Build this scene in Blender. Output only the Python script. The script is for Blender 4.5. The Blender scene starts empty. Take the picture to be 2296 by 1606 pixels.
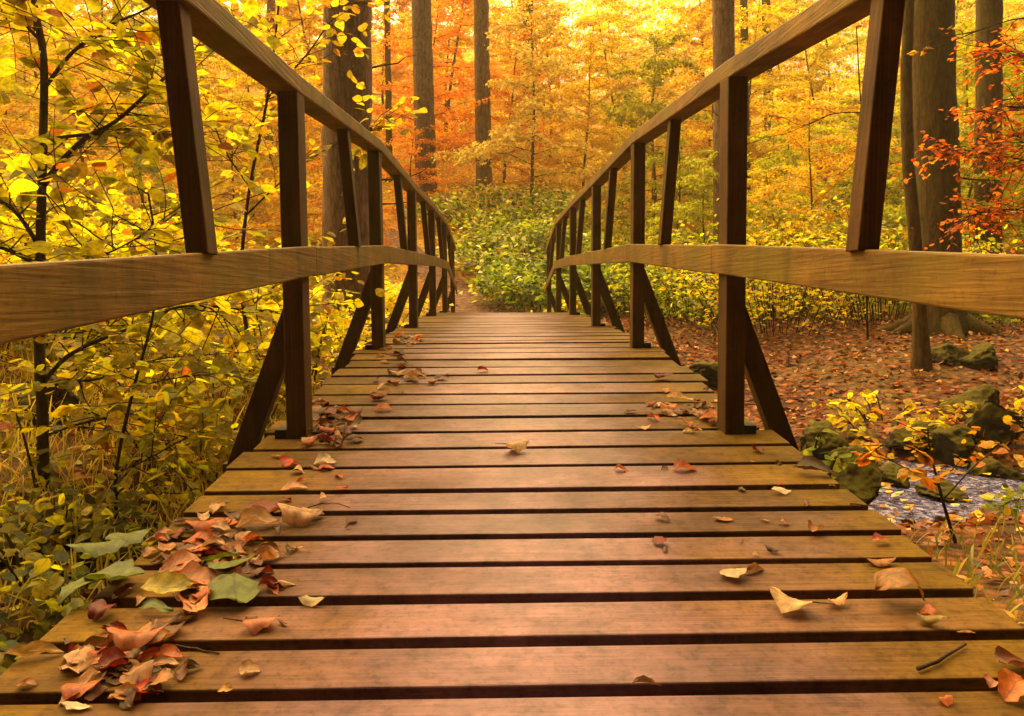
import bpy, math, random
import numpy as np
from mathutils import Vector, Matrix, noise

R = math.radians
rng = np.random.default_rng(7)
S = bpy.context.scene
COL = S.collection

# ------------------------------------------------------------------ camera
cam_d = bpy.data.cameras.new("camera")
cam = bpy.data.objects.new("camera", cam_d)
COL.objects.link(cam)
cam_d.sensor_width = 36.0
cam_d.lens = 27.44
cam_d.clip_start = 0.05
cam_d.clip_end = 500
CM = Matrix.Rotation(R(-1.08), 4, 'Z') @ Matrix.Rotation(R(90 - 4.5), 4, 'X') @ Matrix.Rotation(R(-0.35), 4, 'Z')
cam.matrix_world = CM
S.camera = cam

# ------------------------------------------------------------------ sky and sun
SUN_EL, SUN_AZ = 40.0, -20.0            # sun ahead of the camera and to the left
W = bpy.data.worlds.new("World")
S.world = W
W.use_nodes = True
wn, wl = W.node_tree.nodes, W.node_tree.links
wn.clear()
sky = wn.new("ShaderNodeTexSky")
sky.sky_type = 'NISHITA'
sky.sun_disc = False
sky.sun_elevation = R(SUN_EL)
sky.sun_rotation = R(SUN_AZ)
sky.dust_density = 4.0
sky.ozone_density = 0.5
sky.air_density = 1.0
tint = wn.new("ShaderNodeMix"); tint.data_type = 'RGBA'; tint.blend_type = 'MULTIPLY'
tint.inputs[0].default_value = 1.0
tint.inputs[7].default_value = (1.0, 0.68, 0.42, 1)
bg = wn.new("ShaderNodeBackground")
bg.inputs[1].default_value = 0.05
wo = wn.new("ShaderNodeOutputWorld")
wl.new(sky.outputs[0], tint.inputs[6]); wl.new(tint.outputs[2], bg.inputs[0]); wl.new(bg.outputs[0], wo.inputs[0])

sun_d = bpy.data.lights.new("sun", 'SUN')
sun_d.energy = 5.0
sun_d.angle = R(108)
sun_d.color = (1.0, 0.73, 0.28)
sun = bpy.data.objects.new("sun", sun_d)
COL.objects.link(sun)
sd = Vector((math.sin(R(SUN_AZ)) * math.cos(R(SUN_EL)), math.cos(R(SUN_AZ)) * math.cos(R(SUN_EL)), math.sin(R(SUN_EL))))
sun.rotation_euler = sd.to_track_quat('Z', 'Y').to_euler()
sun.location = (0, 0, 30)

vs = S.view_settings
vs.view_transform = 'Standard'; vs.look = 'None'; vs.gamma = 1.0; vs.use_curve_mapping = False
vs.exposure = 2.15
try:
    S.cycles.max_bounces = 6; S.cycles.diffuse_bounces = 2; S.cycles.transmission_bounces = 3
    S.cycles.use_denoising = True
except Exception:
    pass

# ------------------------------------------------------------------ pixel helpers (only to read sizes off the photo)
F = 1750.0
C3 = CM.to_3x3()
RT, UP, FW = C3 @ Vector((1, 0, 0)), C3 @ Vector((0, 1, 0)), C3 @ Vector((0, 0, -1))
def ray(px, py):
    return FW * F + RT * (px - 1148) + UP * (803 - py)
def at(px, py, Y):
    d = ray(px, py)
    return d * (Y / d.y)
def proj(p):
    p = Vector(p)
    z = p.dot(FW)
    return 1148 + F * p.dot(RT) / z, 803 - F * p.dot(UP) / z

# ------------------------------------------------------------------ mesh helpers
def mesh_np(name, V, Fc, cols=None, luv=None, smooth=False, mats=()):
    V = np.ascontiguousarray(V, dtype=np.float32)
    me = bpy.data.meshes.new(name)
    if isinstance(Fc, np.ndarray):
        n, k = Fc.shape
        me.vertices.add(len(V)); me.vertices.foreach_set("co", V.ravel())
        me.loops.add(n * k); me.loops.foreach_set("vertex_index", np.ascontiguousarray(Fc, dtype=np.int32).ravel())
        me.polygons.add(n); me.polygons.foreach_set("loop_start", np.arange(0, n * k, k, dtype=np.int32))
        me.update(calc_edges=True)
    else:
        me.from_pydata([tuple(v) for v in V], [], Fc)
    if cols is not None:
        a = me.attributes.new("Col", 'FLOAT_COLOR', 'POINT')
        c4 = np.ones((len(V), 4), dtype=np.float32); c4[:, :3] = cols
        a.data.foreach_set("color", c4.ravel())
    if luv is not None:
        a = me.attributes.new("luv", 'FLOAT_VECTOR', 'POINT')
        a.data.foreach_set("vector", np.ascontiguousarray(luv, dtype=np.float32).ravel())
    if smooth:
        me.polygons.foreach_set("use_smooth", np.ones(len(me.polygons), dtype=bool))
    for m in mats:
        me.materials.append(m)
    me.update()
    return me

def link(name, me, parent=None):
    o = bpy.data.objects.new(name, me)
    COL.objects.link(o)
    if parent is not None:
        o.parent = parent
    return o

def empty(name, loc):
    o = bpy.data.objects.new(name, None)
    o.empty_display_size = 0.2
    o.location = loc
    COL.objects.link(o)
    return o

def tag(o, label=None, cat=None, group=None, kind=None):
    if label: o["label"] = label
    if cat: o["category"] = cat
    if group: o["group"] = group
    if kind: o["kind"] = kind
    return o

def part(name, V, Fc, mat, parent=None, org=None, cols=None, luv=None, smooth=False, bevel=0):
    V = np.array([tuple(v) for v in V], dtype=np.float64) if not isinstance(V, np.ndarray) else V
    if org is None and parent is not None:
        org = parent.location
    if org is not None:
        V = V - np.array(tuple(org))
    o = link(name, mesh_np(name, V, Fc, cols, luv, smooth, [mat]), parent)
    if bevel:
        b = o.modifiers.new("bevel", 'BEVEL'); b.width = bevel; b.segments = 2; b.limit_method = 'ANGLE'
    return o

class MB:
    def __init__(s): s.V = []; s.F = []
    def hexa(s, c):                       # 8 corners: bottom 4 (ccw), top 4
        n = len(s.V); s.V += [tuple(p) for p in c]
        for f in ((0, 3, 2, 1), (4, 5, 6, 7), (0, 1, 5, 4), (1, 2, 6, 5), (2, 3, 7, 6), (3, 0, 4, 7)):
            s.F.append(tuple(n + i for i in f))
    def box(s, x0, x1, y0, y1, z0, z1):
        s.hexa([(x0, y0, z0), (x1, y0, z0), (x1, y1, z0), (x0, y1, z0), (x0, y0, z1), (x1, y0, z1), (x1, y1, z1), (x0, y1, z1)])
    def sweep(s, pts, hx, hz):            # box beam along a polyline in the yz plane, mitred at vertical planes
        n = len(s.V)
        for p in pts:
            x, y, z = p
            s.V += [(x - hx, y, z - hz), (x + hx, y, z - hz), (x + hx, y, z + hz), (x - hx, y, z + hz)]
        for i in range(len(pts) - 1):
            a, b = n + 4 * i, n + 4 * i + 4
            for k in range(4):
                s.F.append((a + k, a + (k + 1) % 4, b + (k + 1) % 4, b + k))
        s.F.append((n + 3, n + 2, n + 1, n)); e = n + 4 * (len(pts) - 1); s.F.append((e, e + 1, e + 2, e + 3))
    def tube(s, pts, rad, seg=8, wob=0.0, r=rng, cap=True):
        pts = [Vector(p) for p in pts]; n0 = len(s.V); ref = None
        for i, p in enumerate(pts):
            t = (pts[min(i + 1, len(pts) - 1)] - pts[max(i - 1, 0)]).normalized()
            if ref is None:
                ref = t.orthogonal().normalized()
            ref = (ref - t * ref.dot(t)).normalized(); b = t.cross(ref)
            for k in range(seg):
                a = 2 * math.pi * k / seg
                rr = rad[i] * (1 + (wob * r.normal() if wob else 0))
                s.V.append(tuple(p + (ref * math.cos(a) + b * math.sin(a)) * rr))
        for i in range(len(pts) - 1):
            for k in range(seg):
                a, b_ = n0 + i * seg + k, n0 + i * seg + (k + 1) % seg
                s.F.append((a, b_, b_ + seg, a + seg))
        if cap:
            e = n0 + (len(pts) - 1) * seg
            s.F.append(tuple(range(e, e + seg))); s.F.append(tuple(range(n0 + seg - 1, n0 - 1, -1)))
    def build(s, name, mat, parent=None, org=None, smooth=False, bevel=0):
        return part(name, np.array(s.V), s.F, mat, parent, org, smooth=smooth, bevel=bevel)

def norm(a):
    return a / np.maximum(np.linalg.norm(a, axis=-1, keepdims=True), 1e-9)

def leaf_batch(P, T, N, L, Wd, nu=3, nv=2, bend=0.0, curl=0.0, blunt=0.9):
    """Leaves as small curved sheets. P base points, T axis, N normal; returns V, F, luv."""
    P = np.asarray(P, float); n = len(P)
    T = norm(np.asarray(T, float)); N = np.asarray(N, float)
    N = norm(N - T * (N * T).sum(-1, keepdims=True)); B = np.cross(N, T)
    L = np.broadcast_to(np.asarray(L, float), (n,)); Wd = np.broadcast_to(np.asarray(Wd, float), (n,))
    bend = np.broadcast_to(np.asarray(bend, float), (n,)); curl = np.broadcast_to(np.asarray(curl, float), (n,))
    if nu == 0:                            # far leaf: one folded rhombus
        q = [P, P + T * (L * .48)[:, None] + B * (Wd * .5)[:, None] + N * (curl * L)[:, None],
             P + T * L[:, None] - N * (bend * L)[:, None], P + T * (L * .48)[:, None] - B * (Wd * .5)[:, None] + N * (curl * L)[:, None]]
        V = np.stack(q, 1).reshape(-1, 3)
        Fq = np.arange(4 * n, dtype=np.int32).reshape(n, 4)
        return V, Fq, None
    us = np.linspace(0, 1, nu + 1); vv = np.linspace(-1, 1, 2 * nv + 1)
    prof = np.maximum(np.sin(np.pi * us ** 0.85), 0) ** blunt
    prof[0] = 0.03; prof[-1] = 0.02
    V = np.zeros((n, len(us), len(vv), 3)); luv = np.zeros((n, len(us), len(vv), 3))
    for i, u in enumerate(us):
        ang = bend * u * 1.0
        cx = np.where(np.abs(bend) > 1e-4, np.sin(ang) / np.where(np.abs(bend) > 1e-4, bend, 1), u)
        cz = np.where(np.abs(bend) > 1e-4, -(1 - np.cos(ang)) / np.where(np.abs(bend) > 1e-4, bend, 1), 0)
        for j, v in enumerate(vv):
            w = prof[i] * v
            ca = curl * w
            cy = np.where(np.abs(curl) > 1e-4, np.sin(ca) / np.where(np.abs(curl) > 1e-4, curl, 1), w)
            cn = np.where(np.abs(curl) > 1e-4, (1 - np.cos(ca)) / np.where(np.abs(curl) > 1e-4, curl, 1), 0)
            V[:, i, j] = P + T * (L * cx)[:, None] + B * (Wd * .5 * cy)[:, None] + N * (L * cz + Wd * .5 * cn)[:, None]
            luv[:, i, j] = (u, v, 0)
    m = len(us) * len(vv)
    f = []
    for i in range(nu):
        for j in range(2 * nv):
            a = i * len(vv) + j
            f.append((a, a + len(vv), a + len(vv) + 1, a + 1))
    f = np.array(f, dtype=np.int32)
    Fq = (f[None] + (np.arange(n, dtype=np.int32) * m)[:, None, None]).reshape(-1, 4)
    return V.reshape(-1, 3), Fq, luv.reshape(-1, 3)

def percol(cols, k):
    return np.repeat(np.asarray(cols), k, axis=0)

# ------------------------------------------------------------------ materials
def new_mat(name):
    m = bpy.data.materials.new(name); m.use_nodes = True
    nt = m.node_tree; nt.nodes.clear()
    return m, nt.nodes, nt.links, nt.nodes.new("ShaderNodeOutputMaterial")

def nd(n, typ, **kw):
    x = n.new(typ)
    for k, v in kw.items():
        setattr(x, k, v)
    return x
def mixc(n, l, a, b, fac, mode='MIX'):
    m = nd(n, "ShaderNodeMix", data_type='RGBA', blend_type=mode)
    for inp, v in ((m.inputs[6], a), (m.inputs[7], b), (m.inputs[0], fac)):
        if hasattr(v, "links") or hasattr(v, "is_linked"): l.new(v, inp)
        elif isinstance(v, (int, float)): inp.default_value = v
        else: inp.default_value = (*v, 1)
    return m.outputs[2]
def ramp(n, l, src, stops):
    r = n.new("ShaderNodeValToRGB"); e = r.color_ramp.elements
    while len(e) < len(stops): e.new(0.5)
    for el, (p, c) in zip(e, stops):
        el.position = p; el.color = (c, c, c, 1) if isinstance(c, (int, float)) else (*c, 1)
    l.new(src, r.inputs[0]); return r.outputs[0]
def mathn(n, l, op, a, b=None):
    m = nd(n, "ShaderNodeMath", operation=op)
    for i, v in enumerate((a, b)):
        if v is None: continue
        if isinstance(v, (int, float)): m.inputs[i].default_value = v
        else: l.new(v, m.inputs[i])
    return m.outputs[0]

def mat_leaf(name, trans=0.5, veins=False, rough=0.45, gloss=0.025):
    m, n, l, out = new_mat(name)
    at_ = nd(n, "ShaderNodeAttribute", attribute_name="Col")
    oi = n.new("ShaderNodeObjectInfo")
    c = mixc(n, l, at_.outputs[0], oi.outputs[1], 1.0, 'MULTIPLY')
    if veins:
        lu = nd(n, "ShaderNodeAttribute", attribute_name="luv")
        sp = n.new("ShaderNodeSeparateXYZ"); l.new(lu.outputs[1], sp.inputs[0])
        av = mathn(n, l, 'ABSOLUTE', sp.outputs[1])
        ph = mathn(n, l, 'SUBTRACT', mathn(n, l, 'MULTIPLY', sp.outputs[0], 8.0), mathn(n, l, 'MULTIPLY', av, 2.2))
        fr = mathn(n, l, 'ABSOLUTE', mathn(n, l, 'SUBTRACT', mathn(n, l, 'FRACT', ph), 0.5))
        side = ramp(n, l, fr, [(0.0, 1.0), (0.10, 0.0)])
        mid = ramp(n, l, av, [(0.0, 1.0), (0.07, 0.0)])
        v = mathn(n, l, 'MAXIMUM', mid, mathn(n, l, 'MULTIPLY', side, 0.55))
        tc = n.new("ShaderNodeTexCoord")
        nz = nd(n, "ShaderNodeTexNoise"); nz.inputs["Scale"].default_value = 55; nz.inputs["Detail"].default_value = 4
        l.new(tc.outputs["Object"], nz.inputs["Vector"])
        blot = ramp(n, l, nz.outputs[0], [(0.36, 0.42), (0.58, 1.0)])
        c = mixc(n, l, c, blot, 0.75, 'MULTIPLY')
        c2 = mixc(n, l, c, (0.5, 0.5, 0.5), 1.0, 'MULTIPLY')
        c = mixc(n, l, c, c2, v)
    d = n.new("ShaderNodeBsdfDiffuse"); l.new(c, d.inputs[0])
    t = n.new("ShaderNodeBsdfTranslucent"); l.new(c, t.inputs[0])
    g = n.new("ShaderNodeBsdfGlossy"); g.inputs["Roughness"].default_value = rough
    g.inputs[0].default_value = (1, 1, 1, 1)
    mx = n.new("ShaderNodeMixShader"); mx.inputs[0].default_value = trans
    l.new(d.outputs[0], mx.inputs[1]); l.new(t.outputs[0], mx.inputs[2])
    m2 = n.new("ShaderNodeMixShader"); m2.inputs[0].default_value = gloss
    l.new(mx.outputs[0], m2.inputs[1]); l.new(g.outputs[0], m2.inputs[2])
    l.new(m2.outputs[0], out.inputs[0])
    return m

def mat_wood(name, axis, base, dark, green, rough=0.6, greenamt=0.5, spec=0.3, deck=False, scale=1.0):
    m, n, l, out = new_mat(name)
    b = n.new("ShaderNodeBsdfPrincipled")
    tc = n.new("ShaderNodeTexCoord"); geo = n.new("ShaderNodeNewGeometry")
    off = nd(n, "ShaderNodeVectorMath", operation='SCALE'); off.inputs[0].default_value = (37.1, 23.7, 11.3)
    l.new(geo.outputs["Random Per Island"], off.inputs[3])
    add = nd(n, "ShaderNodeVectorMath", operation='ADD'); l.new(tc.outputs["Object"], add.inputs[0]); l.new(off.outputs[0], add.inputs[1])
    mp = n.new("ShaderNodeMapping"); sc = [26.0, 26.0, 26.0]; sc[axis] = 1.1
    mp.inputs["Scale"].default_value = [s * scale for s in sc]; l.new(add.outputs[0], mp.inputs[0])
    gr = nd(n, "ShaderNodeTexNoise"); gr.inputs["Scale"].default_value = 1.0; gr.inputs["Detail"].default_value = 6; gr.inputs["Roughness"].default_value = 0.62
    gr.inputs["Distortion"].default_value = 0.6
    l.new(mp.outputs[0], gr.inputs["Vector"])
    mp2 = n.new("ShaderNodeMapping"); sc = [130.0, 130.0, 130.0]; sc[axis] = 6.0
    mp2.inputs["Scale"].default_value = sc; l.new(add.outputs[0], mp2.inputs[0])
    fi = nd(n, "ShaderNodeTexNoise"); fi.inputs["Scale"].default_value = 1.0; fi.inputs["Detail"].default_value = 3
    l.new(mp2.outputs[0], fi.inputs["Vector"])
    st = nd(n, "ShaderNodeTexNoise"); st.inputs["Scale"].default_value = 5.0; st.inputs["Detail"].default_value = 5; st.inputs["Roughness"].default_value = 0.65
    l.new(add.outputs[0], st.inputs["Vector"])
    sp_ = nd(n, "ShaderNodeTexNoise"); sp_.inputs["Scale"].default_value = 90.0; sp_.inputs["Detail"].default_value = 3
    l.new(add.outputs[0], sp_.inputs["Vector"])
    g1 = ramp(n, l, gr.outputs[0], [(0.28, 0.0), (0.72, 1.0)])
    c = mixc(n, l, dark, base, g1)
    gn = nd(n, "ShaderNodeTexNoise"); gn.inputs["Scale"].default_value = 3.2; gn.inputs["Detail"].default_value = 5
    l.new(add.outputs[0], gn.inputs["Vector"])
    if deck:                               # algae on the plank ends; worn middle with pink sky sheen painted into its colour
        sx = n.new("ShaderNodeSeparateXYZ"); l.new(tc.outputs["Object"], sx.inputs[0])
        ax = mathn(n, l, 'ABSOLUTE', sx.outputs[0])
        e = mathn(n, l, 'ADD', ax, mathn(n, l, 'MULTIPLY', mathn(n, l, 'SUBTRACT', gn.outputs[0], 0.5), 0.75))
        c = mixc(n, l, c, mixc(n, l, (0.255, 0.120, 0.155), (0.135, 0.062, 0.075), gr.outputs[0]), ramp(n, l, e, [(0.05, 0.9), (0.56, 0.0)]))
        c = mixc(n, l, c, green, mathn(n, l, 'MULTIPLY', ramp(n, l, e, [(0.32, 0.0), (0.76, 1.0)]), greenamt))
    stm = ramp(n, l, st.outputs[0], [(0.36, 0.50), (0.62, 1.15)])
    c = mixc(n, l, c, stm, 0.8, 'MULTIPLY')
    fin = ramp(n, l, fi.outputs[0], [(0.3, 0.72), (0.65, 1.08)])
    c = mixc(n, l, c, fin, 0.7, 'MULTIPLY')
    spk = ramp(n, l, sp_.outputs[0], [(0.30, 0.66), (0.45, 1.0)])
    c = mixc(n, l, c, spk, 0.8, 'MULTIPLY')
    rv = ramp(n, l, geo.outputs["Random Per Island"], [(0.0, 0.74), (1.0, 1.18)])
    c = mixc(n, l, c, rv, 1.0, 'MULTIPLY')
    rgh = rough
    if deck:
        dn = nd(n, "ShaderNodeTexNoise"); dn.inputs["Scale"].default_value = 38.0; dn.inputs["Detail"].default_value = 6; dn.inputs["Roughness"].default_value = 0.7
        l.new(add.outputs[0], dn.inputs["Vector"])
        c = mixc(n, l, c, ramp(n, l, dn.outputs[0], [(0.33, 0.40), (0.5, 1.0), (0.72, 1.30)]), 0.65, 'MULTIPLY')
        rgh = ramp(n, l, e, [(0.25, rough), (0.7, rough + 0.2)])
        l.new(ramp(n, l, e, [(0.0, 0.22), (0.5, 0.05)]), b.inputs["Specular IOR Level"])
    else:
        gf = ramp(n, l, gn.outputs[0], [(0.48, 0.0), (0.66, 1.0)])
        c = mixc(n, l, c, green, mathn(n, l, 'MULTIPLY', gf, greenamt))
        mp3 = n.new("ShaderNodeMapping"); sc = [1.5, 1.5, 1.5]; sc[axis] = 7.5
        mp3.inputs["Scale"].default_value = sc; l.new(add.outputs[0], mp3.inputs[0])
        sn = nd(n, "ShaderNodeTexNoise"); sn.inputs["Scale"].default_value = 1.0; sn.inputs["Detail"].default_value = 4; sn.inputs["Distortion"].default_value = 0.4
        l.new(mp3.outputs[0], sn.inputs["Vector"])
        c = mixc(n, l, c, (0.055, 0.040, 0.004), mathn(n, l, 'MULTIPLY', ramp(n, l, sn.outputs[0], [(0.56, 0.0), (0.70, 1.0)]), 0.7))
        mp4 = n.new("ShaderNodeMapping"); sc = [60.0, 60.0, 60.0]; sc[axis] = 1.6
        mp4.inputs["Scale"].default_value = sc; l.new(add.outputs[0], mp4.inputs[0])
        wv = nd(n, "ShaderNodeTexWave"); wv.inputs["Scale"].default_value = 0.55; wv.inputs["Distortion"].default_value = 9.0; wv.inputs["Detail"].default_value = 2; wv.inputs["Detail Scale"].default_value = 0.35
        wv.bands_direction = 'Z' if axis != 2 else 'X'
        l.new(mp4.outputs[0], wv.inputs["Vector"])
        c = mixc(n, l, c, ramp(n, l, wv.outputs[0], [(0.0, 0.78), (0.6, 1.06)]), 0.6, 'MULTIPLY')
    l.new(c, b.inputs["Base Color"])
    if isinstance(rgh, float): b.inputs["Roughness"].default_value = rgh
    else: l.new(rgh, b.inputs["Roughness"])
    b.inputs["Specular IOR Level"].default_value = spec
    bh = mathn(n, l, 'ADD', mathn(n, l, 'MULTIPLY', gr.outputs[0], 1.0), mathn(n, l, 'MULTIPLY', fi.outputs[0], 0.5))
    bp = n.new("ShaderNodeBump"); bp.inputs["Strength"].default_value = 0.6; bp.inputs["Distance"].default_value = 0.006
    l.new(bh, bp.inputs["Height"]); l.new(bp.outputs[0], b.inputs["Normal"])
    l.new(b.outputs[0], out.inputs[0])
    return m

def mat_bark(name, c0, c1, moss=(0.09, 0.10, 0.012), mossamt=0.3, sc=9.0, bump=0.6):
    m, n, l, out = new_mat(name)
    b = n.new("ShaderNodeBsdfPrincipled"); tc = n.new("ShaderNodeTexCoord")
    mp = n.new("ShaderNodeMapping"); mp.inputs["Scale"].default_value = (sc, sc, sc * 0.24); l.new(tc.outputs["Object"], mp.inputs[0])
    z = nd(n, "ShaderNodeTexNoise"); z.inputs["Scale"].default_value = 2.0; z.inputs["Detail"].default_value = 8; z.inputs["Roughness"].default_value = 0.78
    l.new(mp.outputs[0], z.inputs["Vector"])
    wz = mixc(n, l, mp.outputs[0], z.outputs[1], 0.35)
    v = nd(n, "ShaderNodeTexVoronoi"); v.feature = 'DISTANCE_TO_EDGE'; v.inputs["Scale"].default_value = 4.5; l.new(wz, v.inputs["Vector"])
    h = mathn(n, l, 'ADD', mathn(n, l, 'MULTIPLY', ramp(n, l, v.outputs["Distance"], [(0.0, 0.0), (0.22, 1.0)]), 0.14), z.outputs[0])
    c = mixc(n, l, c0, c1, ramp(n, l, h, [(0.38, 0.0), (0.80, 1.0)]))
    g = nd(n, "ShaderNodeTexNoise"); g.inputs["Scale"].default_value = 1.3; g.inputs["Detail"].default_value = 5; l.new(tc.outputs["Object"], g.inputs["Vector"])
    c = mixc(n, l, c, moss, mathn(n, l, 'MULTIPLY', ramp(n, l, g.outputs[0], [(0.42, 0.0), (0.62, 1.0)]), mossamt))
    l.new(c, b.inputs["Base Color"]); b.inputs["Roughness"].default_value = 0.9; b.inputs["Specular IOR Level"].default_value = 0.15
    bp = n.new("ShaderNodeBump"); bp.inputs["Strength"].default_value = bump; bp.inputs["Distance"].default_value = 0.06
    l.new(h, bp.inputs["Height"]); l.new(bp.outputs[0], b.inputs["Normal"]); l.new(b.outputs[0], out.inputs[0])
    return m

def mat_ground(name, cols, soil, moss, mossamt, scale=16.0, hill=None):
    m, n, l, out = new_mat(name)
    b = n.new("ShaderNodeBsdfPrincipled"); tc = n.new("ShaderNodeTexCoord")
    wz = nd(n, "ShaderNodeTexNoise"); wz.inputs["Scale"].default_value = 7; wz.inputs["Detail"].default_value = 3; l.new(tc.outputs["Object"], wz.inputs["Vector"])
    wp = mixc(n, l, tc.outputs["Object"], wz.outputs[1], 0.06)
    v = nd(n, "ShaderNodeTexVoronoi"); v.inputs["Scale"].default_value = scale; l.new(wp, v.inputs["Vector"])
    sep = n.new("ShaderNodeSeparateColor"); l.new(v.outputs["Color"], sep.inputs[0])
    k = len(cols); c = ramp(n, l, sep.outputs[0], [(i / max(k - 1, 1), col) for i, col in enumerate(cols)])
    z = nd(n, "ShaderNodeTexNoise"); z.inputs["Scale"].default_value = 1.1; z.inputs["Detail"].default_value = 6; l.new(tc.outputs["Object"], z.inputs["Vector"])
    c = mixc(n, l, c, soil, ramp(n, l, v.outputs["Distance"], [(0.35, 0.0), (0.75, 0.85)]))
    c = mixc(n, l, c, moss, mathn(n, l, 'MULTIPLY', ramp(n, l, z.outputs[0], [(0.46, 0.0), (0.62, 1.0)]), mossamt))
    if hill:                               # brighter golden leaf fall up the slope
        sx = n.new("ShaderNodeSeparateXYZ"); l.new(tc.outputs["Object"], sx.inputs[0])
        hy = mathn(n, l, 'ADD', sx.outputs[1], mathn(n, l, 'MULTIPLY', z.outputs[0], 6.0))
        c = mixc(n, l, c, hill, mathn(n, l, 'MULTIPLY', ramp(n, l, mathn(n, l, 'DIVIDE', hy, 40.0), [(0.36, 0.0), (0.5, 1.0)]), ramp(n, l, sep.outputs[2], [(0.0, .45), (1.0, 1.0)])))
    l.new(c, b.inputs["Base Color"]); b.inputs["Roughness"].default_value = 0.9; b.inputs["Specular IOR Level"].default_value = 0.2
    bp = n.new("ShaderNodeBump"); bp.inputs["Strength"].default_value = 0.9; bp.inputs["Distance"].default_value = 0.03
    l.new(mathn(n, l, 'ADD', mathn(n, l, 'MULTIPLY', v.outputs["Distance"], -0.8), mathn(n, l, 'MULTIPLY', sep.outputs[1], 0.7)), bp.inputs["Height"])
    l.new(bp.outputs[0], b.inputs["Normal"]); l.new(b.outputs[0], out.inputs[0])
    return m

def mat_rock(name):
    m, n, l, out = new_mat(name)
    b = n.new("ShaderNodeBsdfPrincipled"); tc = n.new("ShaderNodeTexCoord"); geo = n.new("ShaderNodeNewGeometry")
    z = nd(n, "ShaderNodeTexNoise"); z.inputs["Scale"].default_value = 9; z.inputs["Detail"].default_value = 8; l.new(tc.outputs["Object"], z.inputs["Vector"])
    c = mixc(n, l, (0.006, 0.004, 0.002), (0.034, 0.021, 0.012), z.outputs[0])
    sp = n.new("ShaderNodeSeparateXYZ"); l.new(geo.outputs["Normal"], sp.inputs[0])
    mk = mathn(n, l, 'ADD', sp.outputs[2], mathn(n, l, 'MULTIPLY', mathn(n, l, 'SUBTRACT', z.outputs[0], 0.5), 1.6))
    z3 = nd(n, "ShaderNodeTexNoise"); z3.inputs["Scale"].default_value = 45; z3.inputs["Detail"].default_value = 5; l.new(tc.outputs["Object"], z3.inputs["Vector"])
    ms = mixc(n, l, (0.014, 0.013, 0.002), (0.11, 0.085, 0.006), z3.outputs[0])
    c = mixc(n, l, c, ms, ramp(n, l, mk, [(0.2, 0.0), (0.6, 1.0)]))
    l.new(c, b.inputs["Base Color"]); b.inputs["Roughness"].default_value = 0.9; b.inputs["Specular IOR Level"].default_value = 0.15
    bp = n.new("ShaderNodeBump"); bp.inputs["Strength"].default_value = 0.8; bp.inputs["Distance"].default_value = 0.03
    l.new(z.outputs[0], bp.inputs["Height"]); l.new(bp.outputs[0], b.inputs["Normal"]); l.new(b.outputs[0], out.inputs[0])
    return m

def mat_plain(name, c, rough=0.7, spec=0.3):
    m, n, l, out = new_mat(name)
    b = n.new("ShaderNodeBsdfPrincipled"); tc = n.new("ShaderNodeTexCoord")
    z = nd(n, "ShaderNodeTexNoise"); z.inputs["Scale"].default_value = 30; z.inputs["Detail"].default_value = 5; l.new(tc.outputs["Object"], z.inputs["Vector"])
    l.new(mixc(n, l, tuple(x * .55 for x in c), tuple(x * 1.35 for x in c), z.outputs[0]), b.inputs["Base Color"])
    b.inputs["Roughness"].default_value = rough; b.inputs["Specular IOR Level"].default_value = spec
    l.new(b.outputs[0], out.inputs[0]); return m

def mat_water(name):
    m, n, l, out = new_mat(name)
    b = n.new("ShaderNodeBsdfPrincipled"); tc = n.new("ShaderNodeTexCoord")
    b.inputs["Base Color"].default_value = (0.10, 0.085, 0.15, 1); b.inputs["Roughness"].default_value = 0.12; b.inputs["IOR"].default_value = 1.33
    b.inputs["Specular IOR Level"].default_value = 0.9
    z = nd(n, "ShaderNodeTexNoise"); z.inputs["Scale"].default_value = 16; z.inputs["Detail"].default_value = 5; z.inputs["Distortion"].default_value = 1.5
    l.new(tc.outputs["Object"], z.inputs["Vector"])
    bp = n.new("ShaderNodeBump"); bp.inputs["Strength"].default_value = 1.0; bp.inputs["Distance"].default_value = 0.08
    fo = nd(n, "ShaderNodeTexNoise"); fo.inputs["Scale"].default_value = 9; fo.inputs["Detail"].default_value = 6; fo.inputs["Roughness"].default_value = 0.75; fo.inputs["Distortion"].default_value = 2.0
    l.new(tc.outputs["Object"], fo.inputs["Vector"])
    l.new(mixc(n, l, (0.025, 0.02, 0.11), (0.46, 0.42, 0.80), ramp(n, l, fo.outputs[0], [(0.46, 0.0), (0.62, 1.0)])), b.inputs["Base Color"])  # sky's blue-violet reflection painted into the colour, paler flecks of foam and glints
    l.new(z.outputs[0], bp.inputs["Height"]); l.new(bp.outputs[0], b.inputs["Normal"]); l.new(b.outputs[0], out.inputs[0])
    return m

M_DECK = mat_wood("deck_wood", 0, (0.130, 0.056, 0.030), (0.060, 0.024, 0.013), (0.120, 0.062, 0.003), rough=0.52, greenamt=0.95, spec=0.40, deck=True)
M_RAIL = mat_wood("rail_wood", 1, (0.25, 0.130, 0.018), (0.15, 0.070, 0.009), (0.13, 0.088, 0.004), rough=0.7, greenamt=0.8, spec=0.15)
M_POST = mat_wood("post_wood", 2, (0.125, 0.054, 0.011), (0.054, 0.021, 0.004), (0.055, 0.034, 0.003), rough=0.75, greenamt=0.7, spec=0.10)
M_BEAM = mat_wood("beam_wood", 0, (0.07, 0.035, 0.015), (0.03, 0.015, 0.007), (0.05, 0.04, 0.006), rough=0.8)
M_NOTCH = mat_plain("notch_black", (0.012, 0.008, 0.007), 0.7)
M_LEAF = mat_leaf("autumn_leaf", 0.62)
M_LEAFN = mat_leaf("near_leaf", 0.72, veins=True, gloss=0.012)
M_DRY = mat_leaf("dry_leaf", 0.32, veins=True, rough=0.5)
M_SPRUCE = mat_bark("spruce_bark", (0.05, 0.024, 0.012), (0.30, 0.165, 0.11), mossamt=0.10)
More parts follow.
